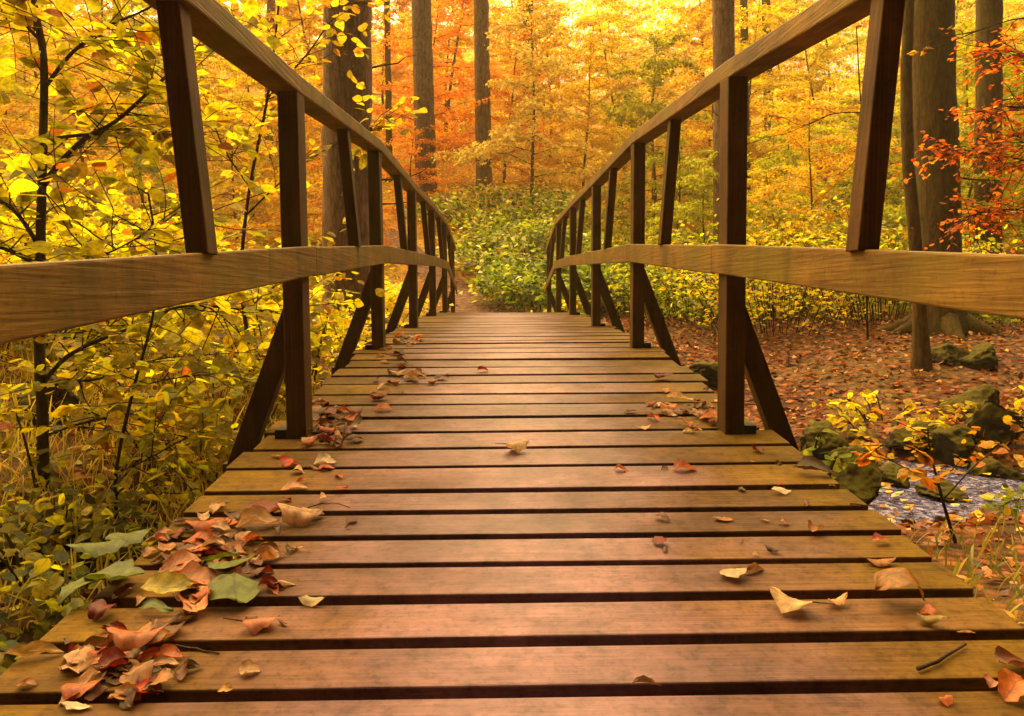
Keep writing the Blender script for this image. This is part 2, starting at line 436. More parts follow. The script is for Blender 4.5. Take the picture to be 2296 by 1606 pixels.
M_BEECH = mat_bark("beech_bark", (0.022, 0.010, 0.003), (0.13, 0.064, 0.016), mossamt=0.25, bump=0.6)
M_TWIG = mat_bark("twig_bark", (0.022, 0.012, 0.006), (0.055, 0.03, 0.014), mossamt=0.2, sc=30, bump=0.3)
M_STEM = mat_bark("young_stem_bark", (0.06, 0.032, 0.012), (0.15, 0.085, 0.035), mossamt=0.4, sc=30, bump=0.3)
M_GROUND = mat_ground("leaf_litter_ground", [(0.14, 0.034, 0.006), (0.05, 0.014, 0.004), (0.21, 0.058, 0.010), (0.09, 0.026, 0.006), (0.28, 0.10, 0.022)],
                      (0.02, 0.009, 0.004), (0.10, 0.07, 0.008), 0.35, hill=(0.62, 0.30, 0.02))
M_PATH = mat_ground("earth_path", [(0.17, 0.078, 0.048), (0.12, 0.055, 0.033), (0.21, 0.10, 0.06), (0.14, 0.066, 0.04)], (0.09, 0.04, 0.024), (0.14, 0.06, 0.03), 0.5, 11)
M_ROCK = mat_rock("mossy_rock")
M_WATER = mat_water("stream_water")
M_GRASS = mat_leaf("grass_blade", 0.4)

# ------------------------------------------------------------------ terrain
XC = 0.058
PY = [0.72, 2.40, 4.05, 5.75, 7.50, 9.25, 10.95]
PZ = [-0.57, -0.421, -0.265, -0.222, -0.176, -0.185, -0.35]
def zdeck(y):
    return float(np.interp(y, [-1.0] + PY + [11.6], [PZ[0] - 0.15] + PZ + [-0.42]))

SX = np.array([-40, -9, -5, -2, 0, 2.6, 4.2, 7.5, 40.]); SY = np.array([-8., -4.5, -2.5, 0.6, 3.9, 4.55, 3.5, 2.6, -2.])
PTH = np.array([(0.0, 10.9), (-0.1, 11.6), (-0.38, 12.8), (-0.9, 14.3), (-1.8, 16.3), (-3.0, 19), (-5.5, 23.)])
def sm(a, b, x):
    t = np.clip((x - a) / (b - a), 0, 1); return t * t * (3 - 2 * t)
_k = rng.uniform(0.25, 2.2, (26, 1)); _a = rng.uniform(0, 6.283, (26, 1)); _p = rng.uniform(0, 6.283, (26, 1))
def bumps(x, y):
    x = np.asarray(x, float); sh = x.shape
    xx, yy = x.reshape(1, -1), np.asarray(y, float).reshape(1, -1)
    r = (np.sin(_k * (np.cos(_a) * xx + np.sin(_a) * yy) * 2.0 + _p) / (_k * 1.5 + 0.4)).sum(0) / 12
    return r.reshape(sh)
def pathd(x, y):
    x = np.asarray(x, float); y = np.asarray(y, float)
    d = np.full(x.shape, 99.0)
    for a, b in zip(PTH[:-1], PTH[1:]):
        v = b - a; t = np.clip(((x - a[0]) * v[0] + (y - a[1]) * v[1]) / (v @ v), 0, 1)
        d = np.minimum(d, np.hypot(x - a[0] - t * v[0], y - a[1] - t * v[1]))
    return d
def gz(x, y):
    x = np.asarray(x, float); y = np.asarray(y, float)
    s = y - np.interp(x, SX, SY)
    far = -1.32 + 0.30 * sm(0.35, 1.15, s) + 0.28 * sm(1.2, 4.0, s) + 0.36 * sm(2.5, 6.5, s)
    near = -1.32 + 0.30 * sm(0.4, 1.1, -s) + 0.35 * sm(1.2, 4.0, -s)
    z = np.where(s > 0, far, near)
    hs = 11.6 + 1.6 * sm(1.2, 4.0, x) + 0.8 * sm(1.5, 5, -x)
    sl = 0.37 - 0.06 * sm(2, 6, x)
    h = y - hs
    z = z + sl * np.where(h > 0, h * h / (h + 1.6), 0)
    z = z + bumps(x, y) * (0.12 + 0.3 * sm(12, 20, y)) * sm(0.4, 1.6, pathd(x, y))
    return z
def gz1(x, y): return float(gz(np.array([x]), np.array([y]))[0])

gx = np.sinh(np.linspace(-3.6, 3.6, 260)) * 4.4
gy = np.concatenate([np.linspace(-30, -3, 20)[:-1], np.linspace(-3, 16, 190), np.linspace(16, 110, 150)[1:]])
X, Y = np.meshgrid(gx, gy)
Zg = gz(X, Y)
V = np.stack([X, Y, Zg], -1).reshape(-1, 3)
nx, ny = len(gx), len(gy)
ii = (np.arange(ny - 1)[:, None] * nx + np.arange(nx - 1)[None]).ravel()
part("ground", V, np.stack([ii, ii + 1, ii + nx + 1, ii + nx], 1).astype(np.int32), M_GROUND, smooth=True)["kind"] = "structure"

# path sheet
pv = []; tt = np.linspace(0, 1, 60); seglen = np.concatenate([[0], np.cumsum(np.hypot(*np.diff(PTH, axis=0).T))])
cx = np.interp(tt * seglen[-1], seglen, PTH[:, 0]); cy = np.interp(tt * seglen[-1], seglen, PTH[:, 1])
tx, ty = np.gradient(cx), np.gradient(cy); ln = np.hypot(tx, ty); tx, ty = tx / ln, ty / ln
us = np.linspace(-1, 1, 9); wid = np.interp(tt, [0, 0.15, 1], [0.62, 0.42, 0.32])
PX = cx[:, None] + ty[:, None] * us * wid[:, None]; PYY = cy[:, None] - tx[:, None] * us * wid[:, None]
PZZ = gz(PX, PYY) + 0.035 - 0.06 * np.abs(us) ** 3
ii = (np.arange(59)[:, None] * 9 + np.arange(8)[None]).ravel()
part("path", np.stack([PX, PYY, PZZ], -1).reshape(-1, 3), np.stack([ii, ii + 1, ii + 10, ii + 9], 1).astype(np.int32), M_PATH, smooth=True)["kind"] = "structure"

# stream
sx = np.linspace(-20, 20, 160); syc = np.interp(sx, SX, SY); us = np.linspace(-1.0, 0.8, 9)
WX = np.repeat(sx[:, None], 9, 1); WY = syc[:, None] + us[None]
WZ = np.full_like(WX, -1.14)
ii = (np.arange(159)[:, None] * 9 + np.arange(8)[None]).ravel()
part("water", np.stack([WX, WY, WZ], -1).reshape(-1, 3), np.stack([ii, ii + 9, ii + 10, ii + 1], 1).astype(np.int32), M_WATER, smooth=True)["kind"] = "structure"

# ------------------------------------------------------------------ the footbridge
BR = empty("footbridge", (XC, 5.5, -0.6))
tag(BR, "arched wooden footbridge of weathered planks with railings on both sides", "footbridge")
def bpart(mb, name, mat, bevel=0.003):
    return mb.build(name, mat, BR, bevel=bevel)

GAPS = [1.036, 1.169, 1.306, 1.445, 1.581, 1.724, 1.862, 2.056, 2.237, 2.421, 2.60, 2.787, 2.96, 3.16, 3.33, 3.515, 3.706, 3.89]
edges = [1.036 - 0.138 * i for i in range(9, 0, -1)] + GAPS
while edges[-1] < 11.2: edges.append(edges[-1] + 0.152)
mb = MB()
for i in range(len(edges) - 1):
    g = 0.015
    y0, y1 = edges[i] + g + rng.normal(0, 0.0012), edges[i + 1] - g + rng.normal(0, 0.0012)
    l0, l1 = 0.775 + rng.normal(0, 0.012), 0.785 + rng.normal(0, 0.012)
    dz = rng.normal(0, 0.0015); tl = rng.normal(0, 0.0012); sk = rng.normal(0, 0.0025)
    z0, z1 = zdeck(y0) + dz, zdeck(y1) + dz
    th = 0.045
    xs = [XC - l0, XC + l1]
    mb.hexa([(xs[0], y0 - sk, z0 - th - tl), (xs[1], y0 + sk, z0 - th + tl), (xs[1], y1 + sk, z1 - th + tl), (xs[0], y1 - sk, z1 - th - tl),
             (xs[0], y0 - sk, z0 - tl), (xs[1], y0 + sk, z0 + tl), (xs[1], y1 + sk, z1 + tl), (xs[0], y1 - sk, z1 - tl)])
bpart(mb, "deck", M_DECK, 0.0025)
ally = [-0.6] + PY + [11.3]
for sgn in (-1, 1):
    mb = MB(); mb.sweep([(XC + sgn * 0.42, y, zdeck(y) - 0.05 - 0.10) for y in ally], 0.06, 0.09); bpart(mb, "stringer", M_BEAM)
RUS = {-1: [0.51, 0.607, 0.740, 0.768, 0.822, 0.840, 0.71], 1: [0.52, 0.650, 0.775, 0.80, 0.832, 0.842, 0.65]}           # underside of the handrail at each post
MT = [0.025, 0.156, 0.268, 0.325, 0.384, 0.415, 0.185]         # top of the middle rail at each post
PXO = 0.67
def flare(y, sgn): return 0.055 * max(0.0, (2.3 - y) / 1.2) if sgn > 0 else 0.0
mr_y = [-0.9] + PY + [11.25]; mr_z = [MT[0] - 0.13] + MT + [0.13]
def jit(s): return rng.normal(0, s)
for sgn in (-1, 1):
    RU = RUS[sgn]; hr_y = [-0.9] + PY + [11.25]; hr_z = [RU[0] - 0.14] + RU + [RU[-1] - 0.055]
    mb = MB(); mb.sweep([(XC + sgn * (PXO + 0.008 + flare(y, sgn)), y, z + 0.027) for y, z in zip(hr_y, hr_z)], 0.042, 0.027); bpart(mb, "handrail", M_RAIL, 0.005)
    xr = XC + sgn * 0.630
    yj = 2.475
    zj = float(np.interp(yj, mr_y, mr_z))
    mb = MB(); mb.sweep([(xr + sgn * flare(y, sgn), y, z - 0.045) for y, z in zip(mr_y, mr_z) if y < yj] + [(xr, yj - 0.002, zj - 0.045)], 0.009, 0.045); bpart(mb, "middle_rail", M_RAIL, 0.004)
    mb = MB(); mb.sweep([(xr + sgn * 0.001, yj + 0.002, zj - 0.048)] + [(xr + sgn * 0.001, y, z - 0.047) for y, z in zip(mr_y, mr_z) if y > yj], 0.009, 0.0455); bpart(mb, "middle_rail", M_RAIL, 0.004)
    for i, (y, z) in enumerate(zip(PY, PZ)):
        x = XC + sgn * (PXO + flare(y, sgn))
        mb = MB(); hx, hy = 0.030, 0.045; tx_ = jit(0.003)
        zb, zt = z - 0.24, RU[i] - 0.0005
        mb.hexa([(x - hx, y - hy, zb), (x + hx, y - hy, zb), (x + hx, y + hy, zb), (x - hx, y + hy, zb),
                 (x - hx + tx_, y - hy, float(np.interp(y - hy, hr_y, hr_z))), (x + hx + tx_, y - hy, float(np.interp(y - hy, hr_y, hr_z))),
                 (x + hx + tx_, y + hy, float(np.interp(y + hy, hr_y, hr_z))), (x - hx + tx_, y + hy, float(np.interp(y + hy, hr_y, hr_z)))])
        bpart(mb, "post", M_POST, 0.004)
        # outrigger brace behind the post
        yb = y + hy + 0.030
        top = Vector((x + sgn * 0.012, yb, z + 0.41)); bot = Vector((XC + sgn * 0.915, yb, z - 0.19))
        d = (bot - top).normalized(); nrm = Vector((d.z, 0, -d.x)) * 0.033
        mb = MB(); q = []
        for p in (bot, top):
            q += [p - nrm - Vector((0, 0.027, 0)), p + nrm - Vector((0, 0.027, 0)), p + nrm + Vector((0, 0.027, 0)), p - nrm + Vector((0, 0.027, 0))]
        mb.hexa(q); bpart(mb, "brace", M_POST, 0.003)
        mb = MB(); mb.box(x + sgn * 0.032 - 0.001, x + sgn * 0.032 + 0.001 + sgn * 0.0, y - 0.03, y + 0.03, z - 0.05, z + 0.03)
        mb = MB(); a, b_ = sorted((x + sgn * 0.031, x + sgn * 0.066)); mb.box(a, b_, y - 0.043, y + 0.035, z - 0.03, z + 0.022); bpart(mb, "notch_block", M_NOTCH, 0.002)  # black block added in place of the dark plank notch beside the post
    for i in range(len(PY) - 1):
        y = PY[i] * 0.5 + PY[i + 1] * 0.5 + (-0.01 if i == 0 else jit(0.03))
        zb = float(np.interp(y, mr_y, mr_z)) - 0.004; zt = float(np.interp(y, hr_y, hr_z))
        xb, xt = XC + sgn * (0.634 + flare(y, sgn)), XC + sgn * (0.672 + flare(y, sgn))
        hx, hy = 0.022, 0.028
        mb = MB(); mb.hexa([(xb - hx, y - hy, zb), (xb + hx, y - hy, zb), (xb + hx, y + hy, zb), (xb - hx, y + hy, zb),
                            (xt - hx, y - hy, zt), (xt + hx, y - hy, zt), (xt + hx, y + hy, zt), (xt - hx, y + hy, zt)])
        bpart(mb, "baluster", M_POST, 0.003)
for y, z in zip(PY, PZ):
    mb = MB(); mb.box(XC - 0.93, XC + 0.93, y + 0.049, y + 0.101, z - 0.21, z - 0.10); bpart(mb, "cross_beam", M_BEAM)

# ------------------------------------------------------------------ tree and plant builders
def pal(n, cols, w, jitter=0.16, r=rng):
    cols = np.array(cols, float); idx = r.choice(len(cols), n, p=np.array(w) / np.sum(w))
    c = cols[idx] * np.exp(r.normal(0, jitter, (n, 1))) * np.exp(r.normal(0, 0.05, (n, 3)))
    return np.clip(c, 0.003, 0.9)

def frame_leaves(P, T, tilt, r):
    """normals near vertical with some tilt"""
    n = len(P); N = np.zeros((n, 3)); N[:, 2] = 1
    N += r.normal(0, tilt, (n, 3)); return norm(N)

def gen_tree(seed, H, nb, blen, leaves, lsize, trunk_r, zstart=0.15, droop=0.1, far=True, layered=True, colpal=None):
    """Young broadleaf tree: trunk, limbs, twigs in flat sprays, leaf sheets. Returns trunk MB and leaf arrays (local)."""
    r = np.random.default_rng(seed)
    tb = MB(); n = 9
    pts = [Vector((0, 0, -0.15))]; dx, dy = r.normal(0, 0.06, 2)
    for i in range(1, n):
        dx += r.normal(0, 0.05); dy += r.normal(0, 0.05)
        pts.append(Vector((pts[-1].x + dx * H / n, pts[-1].y + dy * H / n, H * i / (n - 1))))
    tb.tube(pts, [trunk_r * (1 - 0.88 * i / (n - 1)) for i in range(n)], 7)
    tips = []
    for b in range(nb):
        t = zstart + (1 - zstart) * (b + r.uniform(0, 0.8)) / nb
        f = t * (n - 1); i0 = min(int(f), n - 2); p0 = pts[i0].lerp(pts[i0 + 1], f - i0)
        az = b * 2.4 + r.normal(0, 0.4); bl = blen * (1 - 0.62 * t) * r.uniform(0.7, 1.2)
        up = r.uniform(0.1, 0.55)
        bp = [p0]; d = Vector((math.cos(az), math.sin(az), up)).normalized()
        for k in range(5):
            d = (d + Vector(r.normal(0, 0.13, 3)) - Vector((0, 0, droop))).normalized()
            bp.append(bp[-1] + d * bl / 5)
        tb.tube(bp, [max(trunk_r * 0.35 * (1 - t * 0.6) * (1 - k / 5.5), 0.003) for k in range(6)], 4, cap=False)
        for k in range(1, 6):
            for sgn in (-1, 1):
                if r.random() < 0.15: continue
                dd = (bp[k] - bp[k - 1]).normalized(); side = dd.cross(Vector((0, 0, 1))).normalized() * sgn
                tl = bl * r.uniform(0.18, 0.42) * (1.15 - k * 0.12)
                tw = [bp[k]]; q = (side + dd * 0.9 + Vector((0, 0, r.normal(0, 0.18)))).normalized()
                for u in range(3):
                    q = (q + Vector(r.normal(0, 0.12, 3))).normalized(); tw.append(tw[-1] + q * tl / 3)
                tb.tube(tw, [0.004, 0.0032, 0.0024, 0.0016], 3, cap=False)
                tips.append((tw, tl))
            tips.append(([bp[k - 1], bp[k]], bl / 5))
    wl_ = np.array([t[1] for t in tips]); cnt = r.multinomial(leaves, wl_ / wl_.sum())
    P, T = [], []
    for (tw, tl), c in zip(tips, cnt):
        if c == 0: continue
        a = np.array([tuple(v) for v in tw]); u = r.uniform(0, len(a) - 1, c); k = np.minimum(u.astype(int), len(a) - 2)
        p = a[k] + (a[k + 1] - a[k]) * (u - k)[:, None]
        ax = norm(a[k + 1] - a[k]); sd_ = np.cross(ax, (0, 0, 1.0)) * r.choice([-1, 1], c)[:, None]
        T.append(norm(ax * 0.6 + sd_ + r.normal(0, 0.35, (c, 3)))); P.append(p + r.normal(0, lsize * 0.5, (c, 3)))
    P = np.concatenate(P); T = np.concatenate(T); T[:, 2] -= 0.25
    N = frame_leaves(P, T, 0.42 if seed % 2 == 0 else 0.95, r); L = lsize * r.uniform(0.65, 1.25, len(P))
    if far: V_, F_, luv = leaf_batch(P, T, N, L, L * 0.62, nu=0, bend=0.12, curl=0.06)
    else: V_, F_, luv = leaf_batch(P, T, N, L, L * 0.66, nu=4, nv=1, bend=r.uniform(-0.1, 0.8, len(P)), curl=r.uniform(-0.2, 0.5, len(P)))
    k = len(V_) // len(P)
    c = pal(len(P), colpal or [(1, 1, 1), (0.8, 0.95, 0.7), (1.0, 0.72, 0.6), (0.55, 0.45, 0.4)], [6, 2, 2, 0.7], 0.2, r)
    return tb, V_, F_, percol(c, k), luv

def col4(c): return (c[0], c[1], c[2], 1.0)

# variants of the young beech that fills the hillside
VAR = []
for i, (H, nb, bl, lv, ls) in enumerate([(5.2, 30, 2.4, 12000, 0.088), (4.2, 26, 2.1, 9500, 0.084), (6.5, 34, 2.7, 15000, 0.095), (3.2, 22, 1.8, 7000, 0.08), (8.5, 40, 3.1, 20000, 0.105)]):
    tb, lv_, lf_, lc_, _ = gen_tree(100 + i, H, nb, bl, lv, ls, 0.03 + H * 0.004, zstart=0.06)
    VAR.append((mesh_np("trunk", np.array(tb.V), tb.F, smooth=True, mats=[M_STEM]), mesh_np("crown", lv_, lf_, cols=lc_, mats=[M_LEAF]), H))

def young_tree(v, x, y, sc, col, label, group, rot=None):
    tm, cm, H = VAR[v]
    r_ = empty("young_beech", (x, y, gz1(x, y)))
    r_.rotation_euler.z = rng.uniform(0, 6.28) if rot is None else rot
    r_.scale = (sc, sc, sc * rng.uniform(0.9, 1.1))
    tag(r_, label, "tree", group)
    link("trunk", tm, r_)
    c = link("crown", cm, r_); c.color = col4(col)
    return r_

YEL, GOLD, ORG, RED, LIME, GRN, PALE = (0.86, 0.64, 0.006), (0.88, 0.53, 0.006), (0.90, 0.35, 0.008), (0.70, 0.13, 0.008), (0.50, 0.48, 0.008), (0.20, 0.27, 0.010), (0.90, 0.64, 0.10)

# hillside thicket: rows of young trees, colours by stand
cn = {}
def stand(x, y):
    """name and colour of the stand a hillside tree belongs to"""
    px = 1115 + F * x / y
    if y < 17.5 and px > 1380: return "right", [LIME, GRN, (0.38, 0.34, 0.01), YEL], "olive yellow young beech at the foot of the slope behind the right railing"
    if px < 700: return "left", [YEL, GOLD, LIME, YEL], "yellow young beech on the slope left of the thick spruce trunk"
    if px < 1160: return "orange", [ORG, ORG, GOLD, (0.75, 0.31, 0.02)], "orange young beech on the slope around the two slim spruce trunks"
    if px < 1650: return "mid", [GOLD, YEL, PALE, GOLD], "golden young beech on the slope above the bramble bank"
    return "right", [YEL, GOLD, LIME, GOLD], "yellow green young beech on the slope behind the right railing"
rt = np.random.default_rng(21)
for row, (yy, dx, v, sc) in enumerate([(15.5, 2.1, (3, 1), 0.8), (18.5, 2.2, (1, 0, 3), 0.95), (22.0, 2.5, (0, 2, 1), 1.0), (26.5, 2.9, (2, 0), 1.05), (32.0, 3.4, (4, 2), 1.1), (39.0, 4.2, (4, 2), 1.25)]):
    half = yy * 0.76 + 1.5
    x = -half + rt.uniform(0, dx)
    while x < half:
        y = yy + rt.normal(0, 1.0)
        px = 1115 + F * x / y
        if not (row < 1 and 880 < px < 1420) and pathd(np.array([x]), np.array([y]))[0] > 0.9:
            g, cols, lab = stand(x, y)
            c = np.array(cols[rt.integers(len(cols))]) * math.exp(rt.normal(0, 0.12))
            young_tree(v[rt.integers(len(v))], x, y, sc * rt.uniform(0.8, 1.2), c, lab, lab.replace("young beech", "young beeches"))
        x += dx * rt.uniform(0.75, 1.3)

# low yellow undergrowth over the whole slope
n = 90000
ux = rt.uniform(-34, 30, n); uy = 12.5 + 32 * rt.uniform(0, 1, n) ** 1.3
kk = (pathd(ux, uy) > 0.7) & (np.abs(ux) < uy * 0.8 + 1) & ~((np.abs(ux - 0.8) < 2.2) & (uy < 16)) & ~((ux > 2) & (uy < 13.4))
ux, uy = ux[kk], uy[kk]; n = len(ux)
clump = np.maximum(bumps(ux * 2.3, uy * 2.3) + 0.35, 0.08)
P = np.stack([ux, uy, gz(ux, uy) + rt.uniform(0.02, 1.0, n) * clump], -1)
V_, F_, _ = leaf_batch(P, rt.normal(0, 1, (n, 3)) * (1, 1, .4), frame_leaves(P, None, 0.5, rt), rt.uniform(0.07, 0.15, n), rt.uniform(0.05, 0.10, n), nu=0, bend=0.1, curl=0.06)
hue = bumps(ux * 0.9 + 7, uy * 0.9)
uc = pal(n, [YEL, GOLD, LIME, (0.55, 0.25, 0.02)], [3, 2, 2, 1], 0.22, rt); g_ = hue > 0.12; uc[g_] = pal(int(g_.sum()), [LIME, GRN, YEL], [3, 1.5, 1], 0.2, rt)
o = part("undergrowth", V_, F_, M_LEAF, cols=percol(uc, 4)); tag(o, "low yellow green undergrowth covering the slope beyond the bridge", "undergrowth", kind="stuff")

# unseen dark wood added at the camera's back to block sky light from behind
n = 26000
bx = rt.uniform(-22, 22, n); by = rt.uniform(-16, -5.5, n); bz = rt.uniform(0, 1, n) ** .8 * 13
P = np.stack([bx, by, gz(bx, by) + bz], -1)
V_, F_, _ = leaf_batch(P, rt.normal(0, 1, (n, 3)), rt.normal(0, 1, (n, 3)), rt.uniform(.5, .9, n), rt.uniform(.4, .7, n), nu=0, bend=.1, curl=.1)
o = part("sky_block_wood", V_, F_, M_LEAF, cols=percol(pal(n, [(0.02, 0.03, 0.01), (0.04, 0.045, 0.012)], [1, 1], .2, rt), 4)); tag(o, "unseen dark spruce wood added behind the viewer to block sky light", "wood", kind="stuff")

for k, (x, y, sc, v) in enumerate([(2.9, 12.2, .50, 3), (4.0, 11.2, .42, 1), (5.0, 12.6, .62, 0), (5.9, 10.9, .45, 3), (7.0, 12.0, .6, 1), (3.6, 13.6, .62, 1), (6.4, 13.8, .7, 0), (8.4, 11.4, .5, 3), (2.0, 12.9, .36, 3), (7.9, 13.6, .7, 2)]):
    young_tree(v, x, y, sc, [LIME, (0.42, 0.36, .01), GOLD, GRN, LIME][k % 5], "low olive sapling standing on the leaf litter behind the right railing", "low saplings behind the right railing")

# far wood that closes the view on the ridge
n = 60000
fx = rt.uniform(-75, 75, n); fy = rt.uniform(46, 80, n)
cl = rt.integers(0, 500, n); ccx = rt.uniform(-75, 75, 500); ccy = rt.uniform(46, 80, 500); cch = rt.uniform(1.0, 11, 500)
P = np.stack([ccx[cl] + rt.normal(0, 1.5, n), ccy[cl] + rt.normal(0, 1.5, n), np.zeros(n)], -1)
P[:, 2] = gz(P[:, 0], P[:, 1]) + np.maximum(cch[cl] + rt.normal(0, 0.8, n), 0.1)
V_, F_, _ = leaf_batch(P, rt.normal(0, 1, (n, 3)), frame_leaves(P, None, 0.6, rt), rt.uniform(0.25, 0.5, n), rt.uniform(0.2, 0.35, n), nu=0, bend=0.1, curl=0.05)
o = part("far_wood", V_, F_, M_LEAF, cols=percol(pal(n, [YEL, GOLD, ORG, PALE], [3, 3, 1.5, 2], 0.25, rt), 4))
tag(o, "golden wood on the ridge far behind the bridge", "wood", kind="stuff")

# ------------------------------------------------------------------ tall trunks
def trunk_tree(name, label, pts, rad, mat, seg=22, stubs=0, group=None, sd_=1, roots=0, wob=0.02):
    r = np.random.default_rng(sd_)
    base = Vector(pts[0]); base.z = gz1(base.x, base.y)
    o = empty(name, base); tag(o, label, "tree", group)
    P = [base + Vector((0, 0, -0.3))]; RR = [rad[0] * 1.5]
    P.append(base + Vector((0, 0, 0.02))); RR.append(rad[0] * 1.42)
    P.append(base + Vector((0, 0, 0.18))); RR.append(rad[0] * 1.16)
    full = [base] + [Vector(p) for p in pts[1:]]; fr = list(rad)
    for i in range(len(full) - 1):
        m = max(2, int((full[i + 1] - full[i]).length / 0.22))
        for k in range(1, m + 1):
            t = k / m; p = full[i].lerp(full[i + 1], t)
            if p.z - base.z < 0.3: continue
            P.append(p + Vector((r.normal(0, 0.004), r.normal(0, 0.004), 0))); RR.append(fr[i] * (1 - t) + fr[i + 1] * t)
    mb = MB(); mb.tube(P, RR, seg, wob=wob, r=r)
    for k in range(roots):
        a = k * 6.283 / roots + r.uniform(-.4, .4); d = Vector((math.cos(a), math.sin(a), 0)); q = []
        for t in (0, .35, .7, 1.0):
            w = base + d * (rad[0] * (0.5 + 2.6 * t)); w.z = max(gz1(w.x, w.y), base.z - 0.5) + 0.22 * (1 - t) ** 2 - 0.03; q.append(w)
        mb.tube(q, [rad[0] * .55, rad[0] * .42, rad[0] * .26, rad[0] * .1], 8, r=r)
    mb.build("trunk", mat, o, smooth=True)
    for k in range(stubs):
        j = r.integers(6, max(7, min(len(P) - 2, 22))); a = r.uniform(0, 6.283); d = Vector((math.cos(a), math.sin(a), r.uniform(-.3, .4)))
        L = r.uniform(0.15, 0.8); q = [P[j] + d * RR[j] * .8]
        for t in range(4): q.append(q[-1] + (d + Vector(r.normal(0, .2, 3))) * L / 4)
        mb = MB(); mb.tube(q, [.014, .011, .008, .005, .002], 5, r=r); mb.build("branch", M_TWIG, o, smooth=True)
    return o

def T(px0, py0, px1, py1, Y, wpx, Ht=11, **k):
    a = at(px0, py0, Y); b = at(px1, py1, Y); d = (b - a) / (b.z - a.z)
    base = Vector((a.x, Y, gz1(a.x, Y))); base.x = a.x + d.x * (base.z - a.z)
    top = Vector((a.x + d.x * (Ht - a.z), Y, Ht)); rr = wpx * Y / F / 2
    return dict(pts=[base, top], rad=[rr * 1.04, rr * 0.78], **k)
trunk_tree("spruce", "thick spruce trunk rising behind the left railing", **T(779, 700, 779, 50, 8.2, 106), mat=M_SPRUCE, stubs=9, sd_=3, roots=5)
trunk_tree("spruce", "slim spruce trunk left of the bramble bank, nearer the thick trunk", **T(955, 390, 945, 20, 20, 46, 14), mat=M_SPRUCE, stubs=4, sd_=4, roots=4)
trunk_tree("spruce", "slimmest spruce trunk directly above the bramble bank", **T(1085, 400, 1079, 20, 21, 35, 14), mat=M_SPRUCE, stubs=4, sd_=5)
trunk_tree("spruce", "grey brown trunk above the right handrail between the second and third posts", **T(1626, 500, 1622, 20, 13.5, 50, 13), mat=M_SPRUCE, stubs=3, sd_=6, roots=4)
trunk_tree("spruce", "dark thick trunk behind the nearest right baluster with flared roots", **T(2105, 600, 2090, 20, 8.75, 92), mat=M_BEECH, stubs=5, sd_=7, roots=7)
trunk_tree("beech", "thin crooked beech stem in front of the dark thick trunk", pts=[at(2064, 850, 7.1), at(2062, 640, 7.1), at(2052, 520, 7.1), at(2036, 380, 7.1), at(2032, 150, 7.1), at(2050, -200, 7.1), at(2040, -700, 7.1)], rad=[.066, .06, .056, .052, .048, .04, .02], mat=M_BEECH, seg=14, sd_=8)
trunk_tree("spruce", "brown trunk at the right picture edge behind orange leaves", **T(2215, 500, 2218, 20, 12, 54, 12), mat=M_BEECH, stubs=3, sd_=9)
trunk_tree("beech", "thin brown trunk just right of the grey brown trunk", **T(1672, 300, 1668, 20, 22, 18, 14), mat=M_BEECH, seg=10, sd_=10)
trunk_tree("beech", "pale thin trunk far up the slope above the left handrail", **T(606, 120, 608, 20, 26, 20, 15), mat=M_SPRUCE, seg=10, sd_=11)
trunk_tree("beech", "hazy brown trunk in the middle of the golden slope", **T(1188, 290, 1184, 20, 30, 26, 17), mat=M_BEECH, seg=10, sd_=12)
trunk_tree("beech", "thin trunk between the thick spruce and the first slim spruce", **T(872, 300, 868, 20, 24, 14, 14), mat=M_BEECH, seg=10, sd_=13)
trunk_tree("beech", "faint trunk at the top right of the golden slope", **T(1722, 200, 1718, 20, 30, 20, 17), mat=M_BEECH, seg=10, sd_=14)

